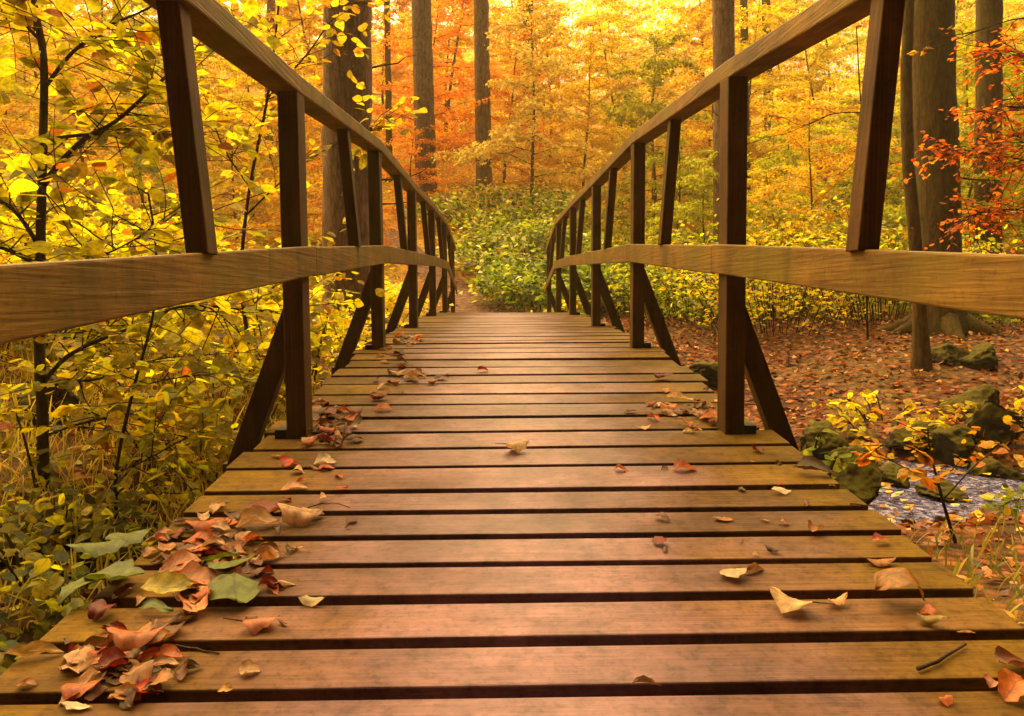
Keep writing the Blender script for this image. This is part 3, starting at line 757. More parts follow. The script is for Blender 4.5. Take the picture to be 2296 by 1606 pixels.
# ------------------------------------------------------------------ named stems read off the photo: saplings with leaves
def sapling(name, label, base_px, Y, lines, leafcol, leafsz, nleaf, seed, twigs=3, twl=0.4, mat=M_TWIG, leafmat=None, cat="tree", weights=None, hi=True, tilt=0.5, trunkwob=0.0):
    """lines: list of (points [(px, py, dY)], r0, r1, leafy share)"""
    r = np.random.default_rng(seed)
    b = at(*base_px, Y); o = empty(name, b); tag(o, label, cat)
    P_, T_ = [], []
    wsum = sum(l[3] for l in lines) or 1
    for li, (pp, r0, r1, share) in enumerate(lines):
        c = [at(q[0], q[1], Y + (q[2] if len(q) > 2 else 0)) for q in pp]
        # smooth
        fine = []
        for i in range(len(c) - 1):
            p0, p1, p2, p3 = c[max(i - 1, 0)], c[i], c[i + 1], c[min(i + 2, len(c) - 1)]
            for t in np.linspace(0, 1, 5)[:-1]:
                fine.append(0.5 * ((2 * p1) + (p2 - p0) * t + (2 * p0 - 5 * p1 + 4 * p2 - p3) * t * t + (3 * p1 - p0 - 3 * p2 + p3) * t ** 3))
        fine.append(c[-1])
        mb = MB(); m = len(fine)
        mb.tube(fine, [r0 + (r1 - r0) * i / (m - 1) for i in range(m)], 8 if r0 > .01 else 5, wob=0.05, r=r)
        if share <= 0:
            mb.build("trunk" if li == 0 else "branch", mat, o, smooth=True); continue
        nl = int(nleaf * share / wsum)
        ntw = max(2, int(nl / 7))
        segs = []
        for k in range(ntw):
            u = r.uniform(0.12 if li else 0.3, 1) ** 0.8 * (m - 1); i0 = min(int(u), m - 2); p = fine[i0].lerp(fine[i0 + 1], u - i0)
            ax = (fine[i0 + 1] - fine[i0]).normalized()
            d = Vector((r.normal(), r.normal(), r.normal(0, 0.35))); d = (d.normalized() + ax * 0.5).normalized()
            q = [p]; L = twl * r.uniform(0.4, 1.2)
            for t in range(4): d = (d + Vector(r.normal(0, .16, 3)) - Vector((0, 0, 0.04))).normalized(); q.append(q[-1] + d * L / 4)
            mb.tube(q, [.0032, .0027, .0022, .0017, .001], 4, cap=False); segs.append(q)
        mb.build("trunk" if li == 0 else "branch", mat, o, smooth=True)
        for k in range(nl):
            q = segs[k % ntw]; u = r.uniform(0.1, 1) * 4; i0 = min(int(u), 3); p = q[i0].lerp(q[i0 + 1], u - i0)
            ax = (q[i0 + 1] - q[i0]).normalized(); sd2 = ax.cross(Vector((0, 0, 1))).normalized() * (1 if k % 2 else -1)
            P_.append(tuple(p)); T_.append(tuple((ax * .7 + sd2 + Vector(r.normal(0, .25, 3)) + Vector((0, 0, -.15))).normalized()))
    P_ = np.array(P_); T_ = np.array(T_); n_ = len(P_)
    N_ = frame_leaves(P_, T_, tilt, r); L = leafsz * r.uniform(0.55, 1.25, n_)
    V1, F1, luv = leaf_batch(P_, T_, N_, L, L * r.uniform(0.6, 0.8, n_), nu=6 if hi else 3, nv=2 if hi else 1, bend=r.uniform(-0.2, 0.9, n_), curl=r.uniform(-0.3, 0.6, n_))
    k = len(V1) // n_
    part("foliage", V1, F1, leafmat or M_LEAFN, o, cols=percol(pal(n_, leafcol, weights or [1] * len(leafcol), 0.2, r), k), luv=luv, smooth=True)
    return o

LG = [(0.60, 0.48, 0.008), (0.40, 0.36, 0.008), (0.82, 0.56, 0.010), (0.62, 0.18, 0.015)]
sapling("hazel_sapling", "dark stemmed sapling with large yellow green leaves at the left picture edge", (100, 1200), 3.5, [
    ([(102, 1215), (98, 1100), (96, 1000), (95, 900), (88, 780), (90, 600), (94, 420), (97, 300), (98, 130), (76, 0), (70, -160)], .030, .012, 0.7),
    ([(95, 420), (130, 370), (190, 312), (260, 272), (330, 210), (385, 160, .1), (450, 100, .2)], .014, .004, 1.6),
    ([(110, 312), (200, 302), (300, 302, .2), (430, 300, .4)], .009, .003, 1.1),
    ([(96, 860), (150, 800), (230, 760), (330, 722), (400, 688, .1), (500, 690, .2), (620, 700, .3)], .011, .003, 1.8),
    ([(100, 880), (140, 858), (220, 850), (300, 822, .2), (380, 802, .3), (560, 790, .5)], .008, .002, 1.3),
    ([(98, 200), (160, 120), (240, 60), (330, 20), (420, -40)], .010, .003, 1.2),
    ([(92, 560), (30, 470), (-60, 420)], .012, .005, .7), ([(92, 600), (40, 570), (-40, 540)], .016, .006, .5),
    ([(90, 700), (180, 600, -.3), (260, 560, -.4), (370, 500, -.5)], .007, .002, 1.2),
    ([(98, 100), (40, 40), (-40, -20)], .009, .004, .9),
    ([(95, 980), (180, 950), (280, 930, .2), (390, 900, .3)], .007, .002, 1.0),
    ([(100, 1120), (200, 1090, .2), (300, 1040, .3), (440, 955, .5)], .009, .003, 1.0)],
    LG, 0.085, 2100, 31, twl=0.55, weights=[4, 3, 2.5, 0.5])
sapling("hazel_sapling", "thin bent stem with small yellow leaves between left post and sapling", (262, 1100), 3.2, [
    ([(270, 1215), (258, 1100), (270, 1000), (300, 870), (330, 760), (345, 690), (350, 560), (332, 430)], .009, .004, 1.0),
    ([(262, 1060), (330, 1030), (420, 980)], .005, .002, .7), ([(300, 870), (380, 850), (470, 840)], .004, .002, .8)],
    [(0.62, 0.52, 0.01), (0.8, 0.58, 0.012), (0.44, 0.42, 0.01)], 0.07, 260, 32, twl=0.34)
sapling("hazel_sapling", "slender tree behind the left railing with bright yellow leaves on thin twigs", (560, 900), 5.2, [
    ([(560, 905), (555, 760), (540, 620), (560, 420), (600, 220), (620, 60), (640, -150)], .016, .006, 1.0),
    ([(600, 220), (690, 120), (760, 30), (880, -30)], .007, .002, 1.2), ([(560, 420), (500, 330), (470, 240)], .007, .002, 1.0),
    ([(555, 480), (640, 400), (740, 330), (840, 290)], .007, .002, 1.1), ([(545, 620), (480, 560), (430, 540)], .006, .002, .8),
    ([(610, 140), (540, 60), (470, 10)], .006, .002, 1.0), ([(550, 700), (620, 640), (710, 600)], .006, .002, 0.9)],
    [(0.70, 0.48, 0.02), (0.5, 0.42, 0.02), (0.8, 0.38, 0.015)], 0.075, 950, 33, twl=0.5)
sapling("beech_sapling", "beech with orange red leaf sprays reaching in from the right edge", (2440, 900), 5.6, [
    ([(2440, 905), (2430, 600), (2420, 300), (2400, -100)], .035, .014, 0.4),
    ([(2425, 420), (2330, 370), (2220, 345), (2090, 330)], .009, .002, 1.5), ([(2425, 300), (2330, 250), (2260, 240), (2200, 250)], .008, .002, .9),
    ([(2428, 520), (2330, 480), (2240, 470), (2170, 485)], .008, .002, 1.5), ([(2420, 200), (2320, 130), (2230, 110)], .007, .002, 1.1),
    ([(2426, 380), (2340, 340), (2270, 300)], .007, .002, 1.1)],
    [(0.80, 0.17, 0.012), (0.78, 0.26, 0.015), (0.6, 0.10, 0.01), (0.8, 0.4, 0.03)], 0.048, 2600, 34, twl=0.42, weights=[4, 3, 1.5, 1], tilt=0.22, hi=False)
sapling("beech_sapling", "small sapling with orange yellow leaves on the bank beside the stream", (2155, 1255), 3.1, [
    ([(2158, 1262), (2130, 1180), (2105, 1090), (2085, 1010), (2080, 960)], .009, .003, 1.2), ([(2105, 1090), (2030, 1050), (1960, 1010)], .004, .0015, 1.0),
    ([(2115, 1120), (2190, 1040), (2250, 1000)], .004, .0015, 1.0), ([(2090, 1030), (2030, 1000), (1930, 1000)], .004, .0015, 0.9)],
    [(0.78, 0.36, 0.02), (0.80, 0.48, 0.03), (0.75, 0.22, 0.015)], 0.058, 90, 35, twl=0.17)
sapling("beech_sapling", "bare twiggy sapling seen between the two nearest right balusters", (1935, 700), 6.2, [
    ([(1945, 760), (1940, 500), (1936, 300), (1928, 205), (1920, 60)], .010, .004, 0.3), ([(1932, 252), (1870, 255), (1820, 275), (1760, 300), (1692, 310)], .005, .0015, .6),
    ([(1850, 262), (1800, 282), (1750, 262), (1700, 258)], .0035, .001, .4), ([(1936, 330), (1900, 380), (1850, 400)], .004, .001, .4)],
    [(0.7, 0.35, 0.02), (0.5, 0.2, 0.02)], 0.05, 60, 36, twl=0.22)
sapling("beech_sapling", "long bare overhanging twig crossing the thick dark trunk at top right", (2500, 700), 5.0, [
    ([(2480, 905), (2470, 500), (2440, 120), (2400, -60)], .02, .01, 0.3), ([(2436, 60), (2300, 40), (2180, 72), (2100, 88), (2030, 120)], .006, .0015, .5),
    ([(2200, 66), (2120, 100), (2060, 130)], .004, .001, .5)],
    [(0.5, 0.34, 0.03), (0.7, 0.3, 0.02)], 0.05, 40, 37, twl=0.2)

# ------------------------------------------------------------------ bushes and ground cover
def bush(name, label, x, y, rx, ry, h, n, ls, cols, w, seed, mat=None, cat="bush", hi=False, zoff=0.0):
    r = np.random.default_rng(seed)
    z0 = gz1(x, y); o = empty(name, (x, y, z0)); tag(o, label, cat)
    # arching canes, leaves gathered on them
    mb = MB(); P_, T_ = [], []
    nc = max(8, n // 55)
    for c in range(nc):
        a = r.uniform(0, 6.283); rr = math.sqrt(r.uniform(0, 1)); bx, by = x + math.cos(a) * rx * rr * .6, y + math.sin(a) * ry * rr * .6
        ex, ey = x + math.cos(a) * rx * min(rr + .35, 1.1), y + math.sin(a) * ry * min(rr + .35, 1.1)
        hh = h * r.uniform(.55, 1.1) * (1 - .35 * rr); q = []
        for t in np.linspace(0, 1, 6):
            px_, py_ = bx + (ex - bx) * t, by + (ey - by) * t
            q.append(Vector((px_, py_, gz1(px_, py_) - .03 + zoff + hh * math.sin(min(t * 2.2, 2.2)))))
        mb.tube([Vector((x, y, z0 - .06)), Vector(((x + bx) / 2, (y + by) / 2, (z0 + gz1(bx, by)) / 2 - .05))] + q, [.008, .008, .007, .006, .005, .004, .003, .002], 4, cap=False, r=r)
        k = n // nc; a_ = np.array([tuple(v) for v in q]); u = r.uniform(0.6, 5, k); i0 = np.minimum(u.astype(int), 4)
        P_.append(a_[i0] + (a_[i0 + 1] - a_[i0]) * (u - i0)[:, None] + r.normal(0, 1, (k, 3)) * (rx * .11, ry * .11, h * .09)); T_.append(r.normal(0, 1, (k, 3)) * (1, 1, .4))
    mb.build("stems", M_TWIG, o, smooth=True)
    P_ = np.concatenate(P_); T_ = np.concatenate(T_); n_ = len(P_)
    g = gz(P_[:, 0], P_[:, 1]); P_[:, 2] = np.maximum(P_[:, 2], g + .02)
    L = ls * r.uniform(.6, 1.3, n_); N_ = frame_leaves(P_, T_, .45, r)
    if hi: V1, F1, luv = leaf_batch(P_, T_, N_, L, L * .75, nu=4, nv=1, bend=r.uniform(0, .8, n_), curl=r.uniform(-.3, .5, n_))
    else: V1, F1, luv = leaf_batch(P_, T_, N_, L, L * .72, nu=0, bend=.15, curl=.08)
    part("foliage", V1, F1, mat or (M_LEAFN if hi else M_LEAF), o, cols=percol(pal(n_, cols, w, .22, r), len(V1) // n_), luv=luv)
    return o
GB = [(0.15, 0.22, 0.010), (0.30, 0.35, 0.012), (0.42, 0.40, 0.03), (0.05, 0.085, 0.006), (0.62, 0.55, 0.25)]
GW = [4, 4, 2, 2, .7]
bush("bramble", "green bramble mound right of the path just past the bridge end", 0.78, 13.0, 1.05, 1.0, .8, 3000, .11, GB, GW, 51)
bush("bramble", "bramble thicket on the bank right behind the far right railing", 2.1, 13.4, 1.3, 1.2, .9, 2900, .11, GB, GW, 52)
bush("bramble", "pale topped bramble mound halfway up the middle bank", 0.55, 15.0, 1.4, 1.1, .9, 3300, .11, GB, [3, 4, 3, 1.5, 2], 53)
bush("bramble", "bramble mound at the foot of the slimmest spruce", 0.1, 18.0, 1.9, 1.4, .9, 3600, .11, GB, [3, 4, 3, 1.5, 2], 54)
bush("bramble", "yellowing bramble clump on the upper right of the bank", 2.4, 16.6, 1.8, 1.4, .9, 2600, .09, [LIME, (0.6, .42, .03), GRN], [3, 3, 1.5], 55)
bush("bramble", "yellowing low shrub with big leaves by the far right post", 1.15, 11.7, .55, .5, .35, 420, .09, [LIME, (0.7, .45, .03), GRN], [3, 2, 2], 56)
bush("shrub", "green yellow shrub under the left railing beside the thick spruce", -2.9, 9.6, 1.2, .9, .9, 1700, .09, [LIME, YEL, GRN], [3, 3, 1], 57)
bush("shrub", "bright yellow low shrub between the left braces and the spruce", -1.25, 6.8, .6, .8, .42, 900, .075, [YEL, GOLD, LIME], [4, 2, 2], 58)
bush("shrub", "yellow ground shrub left of the far left posts", -1.6, 10.2, .7, .8, .7, 1100, .08, [YEL, GOLD, LIME], [3, 2, 2], 59)
bush("shrub", "green topped shrub seen between the two nearest left posts", -3.8, 11.6, 1.5, 1.0, 1.3, 2200, .09, [LIME, GRN, YEL], [3, 1.5, 2], 60)
bush("shrub", "dense olive shrub behind the right braces", 2.6, 10.6, 1.1, .8, 1.1, 2200, .075, [GRN, LIME, (0.06, .07, .006)], [3, 3, 2.5], 61)
bush("shrub", "mixed gold and olive shrub behind the right middle posts", 4.2, 11.8, 1.7, 1.1, 1.7, 3400, .08, [GRN, LIME, GOLD, (0.06, .075, .006)], [1.3, 3, 3, 1.5], 62)
bush("shrub", "olive shrub right of the thick dark trunk", 7.6, 11.0, 1.6, 1.0, 1.1, 2200, .085, [GRN, LIME, (0.09, .10, .012)], [3, 3, 2], 63)
bush("shrub", "yellow leaved shrub low behind the left middle rail", -3.3, 6.6, 1.3, 1.0, .8, 1800, .085, [YEL, LIME, GOLD], [3, 3, 1], 64, hi=True)
bush("shrub", "yellow green undergrowth shrub on the bank behind the sapling", -5.2, 7.8, 1.8, 1.2, 1.1, 2400, .09, [LIME, YEL, GOLD], [3, 3, 2], 65)
bush("shrub", "low olive shrub on the stream bank below the left sapling", -2.3, 5.6, 1.0, .6, .45, 900, .07, [LIME, (0.35, .24, .02), GRN], [3, 3, 1], 66)
bush("shrub", "wide gold and olive shrub below the right middle rail on the far bank", 3.4, 9.4, 1.3, .8, 1.25, 2600, .065, [LIME, GOLD, (0.10, .09, .006)], [3, 3, 1.5], 92)
bush("shrub", "ragged yellow shrub left of the thin crooked stem", 5.0, 10.0, 1.3, .9, 1.6, 2900, .07, [LIME, GOLD, GRN, (0.07, .08, .006)], [3, 3, 1, 1], 93)
bush("shrub", "dark undergrowth clump right of the flared roots", 6.2, 9.4, .9, .7, .55, 1200, .075, [GRN, LIME, (0.08, .09, .01)], [3, 2, 2], 94)
bush("shrub", "orange gold sprawling plant hanging over the right stream bank", 3.35, 5.3, .55, .35, .3, 190, .06, [GOLD, ORG, (0.6, .25, .02)], [3, 3, 1], 95, hi=True)
bush("shrub", "small orange leaved plant on the litter by the mossy boulder", 2.45, 4.9, .4, .3, .28, 200, .065, [ORG, GOLD, (0.5, .16, .02)], [2, 3, 1], 96, hi=True)
bush("shrub", "broad leaved yellow plant at the far edge of the stream", 2.75, 5.5, .4, .3, .22, 120, .075, [YEL, GOLD, (0.62, .5, .03)], [3, 2, 2], 108, hi=True)
bush("shrub", "golden leaved seedling patch low on the right bank", 3.9, 5.9, .55, .4, .24, 170, .06, [GOLD, YEL, ORG], [3, 2, 1], 109, hi=True)
bush("shrub", "dark green herb patch at the near waterside", 2.9, 3.5, .5, .3, .28, 420, .05, [GRN, LIME, (0.08, .1, .008)], [3, 2, 2], 110, hi=True)
bush("shrub", "bright curtain of yellow leaves just behind the left sapling", -3.4, 5.2, 1.3, .8, 1.25, 3600, .075, [YEL, LIME, GOLD], [3, 3, 1], 97, hi=True)
bush("shrub", "tall yellow green thicket left of the slender tree", -4.3, 6.6, 1.6, .9, 1.7, 4200, .08, [LIME, YEL, GOLD], [3, 3, 1.5], 98, hi=True)
bush("shrub", "low yellow green leaves beside the nearest left brace", -1.6, 4.2, .6, .6, .6, 800, .06, [(0.55, .44, .01), YEL, (0.38, .32, .01)], [3, 2, 2], 99, hi=True)
bush("shrub", "olive leaved plant between the left sapling and the deck", -1.9, 3.3, .6, .5, .4, 600, .055, [(0.52, .42, .01), (0.30, .26, .008), YEL], [3, 2, 1.2], 101, hi=True)
bush("shrub", "leafy yellow clump beyond the nearest left brace", -1.5, 5.6, .55, .6, .9, 1300, .07, [YEL, LIME, GOLD], [3, 2, 1], 102, hi=True)
bush("bramble", "dark green bramble at the lower left picture corner", -1.42, 1.75, .7, .6, .48, 1100, .065, [(0.05, .075, .006), (0.10, .13, .008), (0.2, .2, .012)], [3, 4, 2], 67, hi=True)
bush("bramble", "olive bramble below the left deck edge", -1.5, 2.6, .65, .6, .42, 1000, .055, [(0.24, .23, .008), (0.42, .34, .012), (0.10, .11, .006)], [3, 3, 1.5], 68, hi=True)
bush("shrub", "yellow leaf cluster growing on the right stream bank", 3.0, 5.9, .45, .35, .26, 90, .075, [YEL, (0.7, .5, .05), GOLD], [3, 2, 1], 69, hi=True)
bush("fern", "green fern tuft at the foot of the nearest right brace", 1.22, 3.0, .12, .14, .26, 60, .06, [(0.22, .28, .012), (0.40, .42, .02)], [1, 1], 70, hi=True, cat="fern", zoff=.25)

# litter of fallen leaves on the forest floor
def litter(name, label, xr, yr, n, ls, cols, w, seed, cond=None):
    r = np.random.default_rng(seed)
    x = r.uniform(*xr, n); y = yr[0] + (yr[1] - yr[0]) * r.uniform(0, 1, n) ** 1.3
    if cond is not None:
        k = cond(x, y); x, y = x[k], y[k]
    n_ = len(x); P_ = np.stack([x, y, gz(x, y) + r.uniform(.004, .03, n_)], -1); T_ = r.normal(0, 1, (n_, 3)) * (1, 1, .25)
    L = ls * r.uniform(.6, 1.3, n_)
    V1, F1, luv = leaf_batch(P_, T_, frame_leaves(P_, T_, .35, r), L, L * .62, nu=3, nv=1, bend=r.uniform(-1.0, 1.0, n_), curl=r.uniform(-.9, .9, n_))
    o = part(name, V1, F1, M_DRY, cols=percol(pal(n_, cols, w, .3, r), len(V1) // n_), luv=luv)
    tag(o, label, "leaf litter", kind="stuff"); return o
LC = [(0.30, 0.075, 0.014), (0.17, 0.038, 0.008), (0.42, 0.135, 0.028), (0.55, 0.26, 0.09), (0.07, 0.02, 0.006), (0.62, 0.33, 0.015)]
dry = lambda x, y: np.abs(y - np.interp(x, SX, SY)) > 0.72
litter("leaf_litter", "red brown fallen leaves covering the right bank", (0.9, 9.5), (3.4, 14), 22000, .068, LC, [4, 3, 3, 1.2, 2, .5], 71, dry)
litter("leaf_litter", "yellow and brown fallen leaves covering the left bank", (-9, -0.9), (1.0, 14), 12000, .06, [(0.6, .36, .03), (0.40, .2, .04), (0.7, .45, .04), (0.25, .1, .03), (0.35, .28, .03)], [3, 3, 3, 2, 2], 72, dry)
def on_water(n, seed):
    r = np.random.default_rng(seed); x = r.uniform(1.0, 5, n); y = np.interp(x, SX, SY) + r.uniform(-.95, .9, n)
    P_ = np.stack([x, y, np.full(n, -1.13) + r.uniform(0, .02, n)], -1); T_ = r.normal(0, 1, (n, 3)) * (1, 1, .12); L = .06 * r.uniform(.6, 1.4, n)
    V1, F1, luv = leaf_batch(P_, T_, frame_leaves(P_, T_, .3, r), L, L * .65, nu=3, nv=1, bend=r.uniform(-.8, .8, n), curl=r.uniform(-.6, .6, n))
    o = part("leaf_litter", V1, F1, M_DRY, cols=percol(pal(n, [GOLD, (0.45, .2, .05), (0.7, .5, .2)], [3, 3, 1], .25, r), len(V1) // n), luv=luv)
    tag(o, "yellow and brown leaves floating on the stream", "leaf litter", kind="stuff")
on_water(520, 77)
litter("leaf_litter", "brown and yellow leaves strewn over the near right bank", (0.95, 4.2), (0.8, 4.4), 2600, .055, LC, [3, 2, 3, 2, 1.5, 1.5], 78, dry)
litter("leaf_litter", "dull brown leaves strewn over the near left bank", (-3.2, -0.8), (0.8, 3.2), 1800, .055, [(0.3, .17, .02), (0.2, .09, .02), (0.4, .3, .03)], [2, 2, 1], 79)
litter("leaf_litter", "pale fallen leaves scattered over the earth path", (-3, 1.2), (11.0, 17), 3600, .065, [(0.42, .2, .11), (0.28, .1, .04), (0.55, .3, .05), (0.6, .4, .25)], [3, 3, 1, 1], 73, lambda x, y: pathd(x, y) < .8)

# dry grass
def grass(name, label, xr, yr, n, h, cols, w, seed):
    r = np.random.default_rng(seed)
    x = r.uniform(*xr, n); y = r.uniform(*yr, n); P_ = np.stack([x, y, gz(x, y) - .01], -1)
    T_ = np.stack([r.normal(0, .35, n), r.normal(0, .35, n), np.ones(n)], -1); L = h * r.uniform(.5, 1.3, n)
    V1, F1, luv = leaf_batch(P_, T_, r.normal(0, 1, (n, 3)), L, np.full(n, .008), nu=4, nv=1, bend=r.uniform(.2, 1.6, n))
    o = part(name, V1, F1, M_GRASS, cols=percol(pal(n, cols, w, .2, r), len(V1) // n), luv=luv); tag(o, label, "grass", kind="stuff")
grass("grass", "straw coloured grass on the left stream bank", (-3.6, -0.9), (2.4, 5.6), 3600, .24, [(0.7, .48, .05), (0.5, .36, .03), (0.3, .25, .02)], [3, 3, 1], 74)
grass("grass", "short green grass on the near right bank", (1.2, 2.6), (1.6, 3.3), 500, .13, [(0.22, .22, .02), (0.4, .3, .04)], [2, 1], 75)

# ------------------------------------------------------------------ rocks
def rock(label, px, py, Y, w, h, seed, sx_=1.0, mat=None, z=None):
    import bmesh
    r = np.random.default_rng(seed)
    p = at(px, py, Y); zz = z
    if z is None:                          # where the sight line meets the ground near that distance
        Y = max(2.2, Y - 1.2)
        while Y < 14:
            p = at(px, py, Y)
            if p.z <= gz1(p.x, Y) + h * .35: break
            Y += .03
        zz = gz1(p.x, Y)
    bm = bmesh.new(); bmesh.ops.create_icosphere(bm, subdivisions=5, radius=1); of = Vector(r.uniform(-50, 50, 3))
    ks = r.normal(0, 1.6, (7, 3)); ph = r.uniform(0, 6.28, 7); pl = norm(r.normal(0, 1, (6, 3))); pd = r.uniform(.34, .8, 6)
    for v in bm.verts:
        c = np.array(v.co)
        for a_, d_ in zip(pl, pd):
            e = c @ a_ - d_
            if e > 0: c = c - a_ * e * .95
        c = c * (1 + .05 * np.sin(ks @ c * 1.6 + ph).sum() / 2)
        c0 = Vector(c); c = c * (1 + .16 * noise.fractal(c0 * 1.3 + of, .9, 2.1, 5) + .07 * noise.fractal(c0 * 5 + of, .8, 2.0, 4))
        v.co = (c[0] * w / 2 * sx_, c[1] * w / 2, c[2] * h * .62 + h * .2)
    me = bpy.data.meshes.new("rock"); bm.to_mesh(me); bm.free()
    for q in me.polygons: q.use_smooth = True
    me.materials.append(mat or M_ROCK)
    o = link("rock", me); o.location = (p.x, Y, zz); o.rotation_euler.z = r.uniform(-.6, .6)
    tag(o, label, "rock"); return o
rock("largest dark mossy boulder on the right stream bank", 2235, 950, 5.3, .46, .40, 81, 1.15)
rock("rounded mossy stone at the foot of the nearest right brace", 1905, 1075, 3.6, .30, .24, 82, z=float(at(1905, 1095, 3.6).z))
rock("pale flat sided stone beside the thick dark trunk", 2125, 790, 7.9, .38, .3, 83)
rock("dark block of stone right of the pale flat sided stone", 2205, 800, 7.8, .36, .26, 84, 1.2)
rock("low mossy rock behind the nearest right post", 1595, 835, 7.0, .45, .28, 85, 1.3)
rock("wet black rock in the shade under the right brace", 1860, 990, 4.9, .42, .3, 86)
rock("mossy stone at the waterside below the boulder", 2040, 970, 5.6, .34, .22, 87)
rock("dark stone at the stream edge near the right picture edge", 2240, 1080, 4.6, .4, .25, 88)
rock("small wet stone in midstream by the deck end", 2010, 1085, 4.6, .26, .18, 103, z=-1.18)
rock("flat brown stone lying in the water near the orange sapling", 2120, 1120, 4.3, .3, .14, 104, 1.3, z=-1.17)
rock("black stone half sunk at the near waterside", 2235, 1190, 3.75, .24, .18, 105, z=-1.18)
rock("mossy lump between the largest boulder and the waterside", 2140, 1000, 5.2, .34, .28, 106, 1.2)
rock("dark rock partly buried in litter behind the largest boulder", 2180, 900, 6.3, .5, .3, 107, 1.3)
rock("dark boulder beneath the base of the left sapling", 150, 1195, 3.6, .36, .24, 89, 1.4)
rock("brown stone left of the deck edge under the bramble", 240, 1230, 2.9, .28, .2, 90)
rock("black hollowed rock behind the left sapling stem", 150, 900, 5.4, .4, .34, 91)
M_PALE = mat_plain("pale_stone", (0.55, 0.45, 0.42), 0.6)
rock("small white stone between the nearest left post and the thick spruce", 700, 722, 6.6, .13, .07, 92, 1.4, M_PALE, z=float(at(700, 724, 6.6).z))

# ------------------------------------------------------------------ fallen leaves on the deck
def on_deck(px, py):
    d = ray(px, py); t = 0.3
    for _ in range(4000):
        p = d * (t / d.y)
        if p.z <= zdeck(p.y): break
        t += 0.003
    return p
def deck_leaf(name, label, px, py, wpx, col, rot, bend=0.6, curl=0.8, asp=0.62, up=False, seed=0, stem=False, group=None, tilt=0.0, lift=0.0):
    r = np.random.default_rng(seed + int(px * 7 + py))
    p = on_deck(px, py); L = wpx * p.y / F * (1.12 if px < 680 and py > 1130 else 1.05)
    arch = 'arching' in label; up = r.random() < 0.62 or arch; asp = min(asp * 1.3, 1.0); bend = bend * 0.85; sg = 1.0 if up else -1.0
    T_ = np.array([[math.cos(rot), math.sin(rot), sg * math.tan(abs(bend) * .5) * (1 if bend > 0 else -1)]]); N_ = np.array([[0, 0, sg]]) + r.normal(0, .14, (1, 3))
    nu, nv = 10, 4
    V1, F1, luv = leaf_batch(np.zeros((1, 3)), T_, N_, L, L * asp, nu=nu, nv=nv, bend=bend, curl=curl, blunt=.8)
    V1 = V1 + r.normal(0, L * .012, V1.shape)
    uu = luv[:, 0]; B_ = np.cross(np.array([[0, 0, 1.0]]), T_)[0]; wv_ = 1 + .16 * np.sin(uu * r.uniform(9, 22) + r.uniform(0, 6)) * np.sign(r.normal())
    V1 = V1 + B_[None] * ((V1 @ B_) * (wv_ - 1))[:, None]
    ks = r.normal(0, 3.0 / max(L, .02), (4, 3)); ph = r.uniform(0, 6.28, 4)
    V1[:, 2] += L * .055 * np.sin(V1 @ ks.T + ph).sum(1)
    V1 -= V1.mean(0); V1[:, 2] -= V1[:, 2].min() - .0015 - lift
    slope = (zdeck(p.y + .05) - zdeck(p.y - .05)) / .1
    V1[:, 2] += V1[:, 1] * slope
    V1 += np.array([p.x, p.y, zdeck(p.y)])
    cc = np.array(col)[None] * np.array([0.86, 0.66, 0.48])[None] * np.exp(r.normal(0, .05, (len(V1), 1))) * (1 - .25 * (np.abs(luv[:, 1:2]) > .9))
    o = part(name, V1, F1, M_DRY, org=(p.x, p.y, zdeck(p.y)), cols=cc, luv=luv, smooth=True)
    o.location = (p.x, p.y, zdeck(p.y))
    if stem:
        b0 = V1[nv] ; d = -T_[0]; mb = MB(); q = [Vector(b0)]
        for k in range(3): q.append(q[-1] + Vector(d) * L * .16 + Vector((0, 0, -.0005)))
        mb.tube(q, [.0013, .0011, .001, .0008], 5); s = mb.build("stalk", M_TWIG, None, org=o.location); s.parent = o
    tag(o, label, "leaf", group); return o
TAN, PINK, BRN, DRED, LRED, CREAM, OLIV, GRE, ORB = (0.42, 0.20, 0.06), (0.58, 0.21, 0.12), (0.15, 0.055, 0.018), (0.18, 0.018, 0.006), (0.42, 0.028, 0.007), (0.74, 0.56, 0.32), (0.32, 0.24, 0.02), (0.13, 0.19, 0.012), (0.50, 0.13, 0.025)
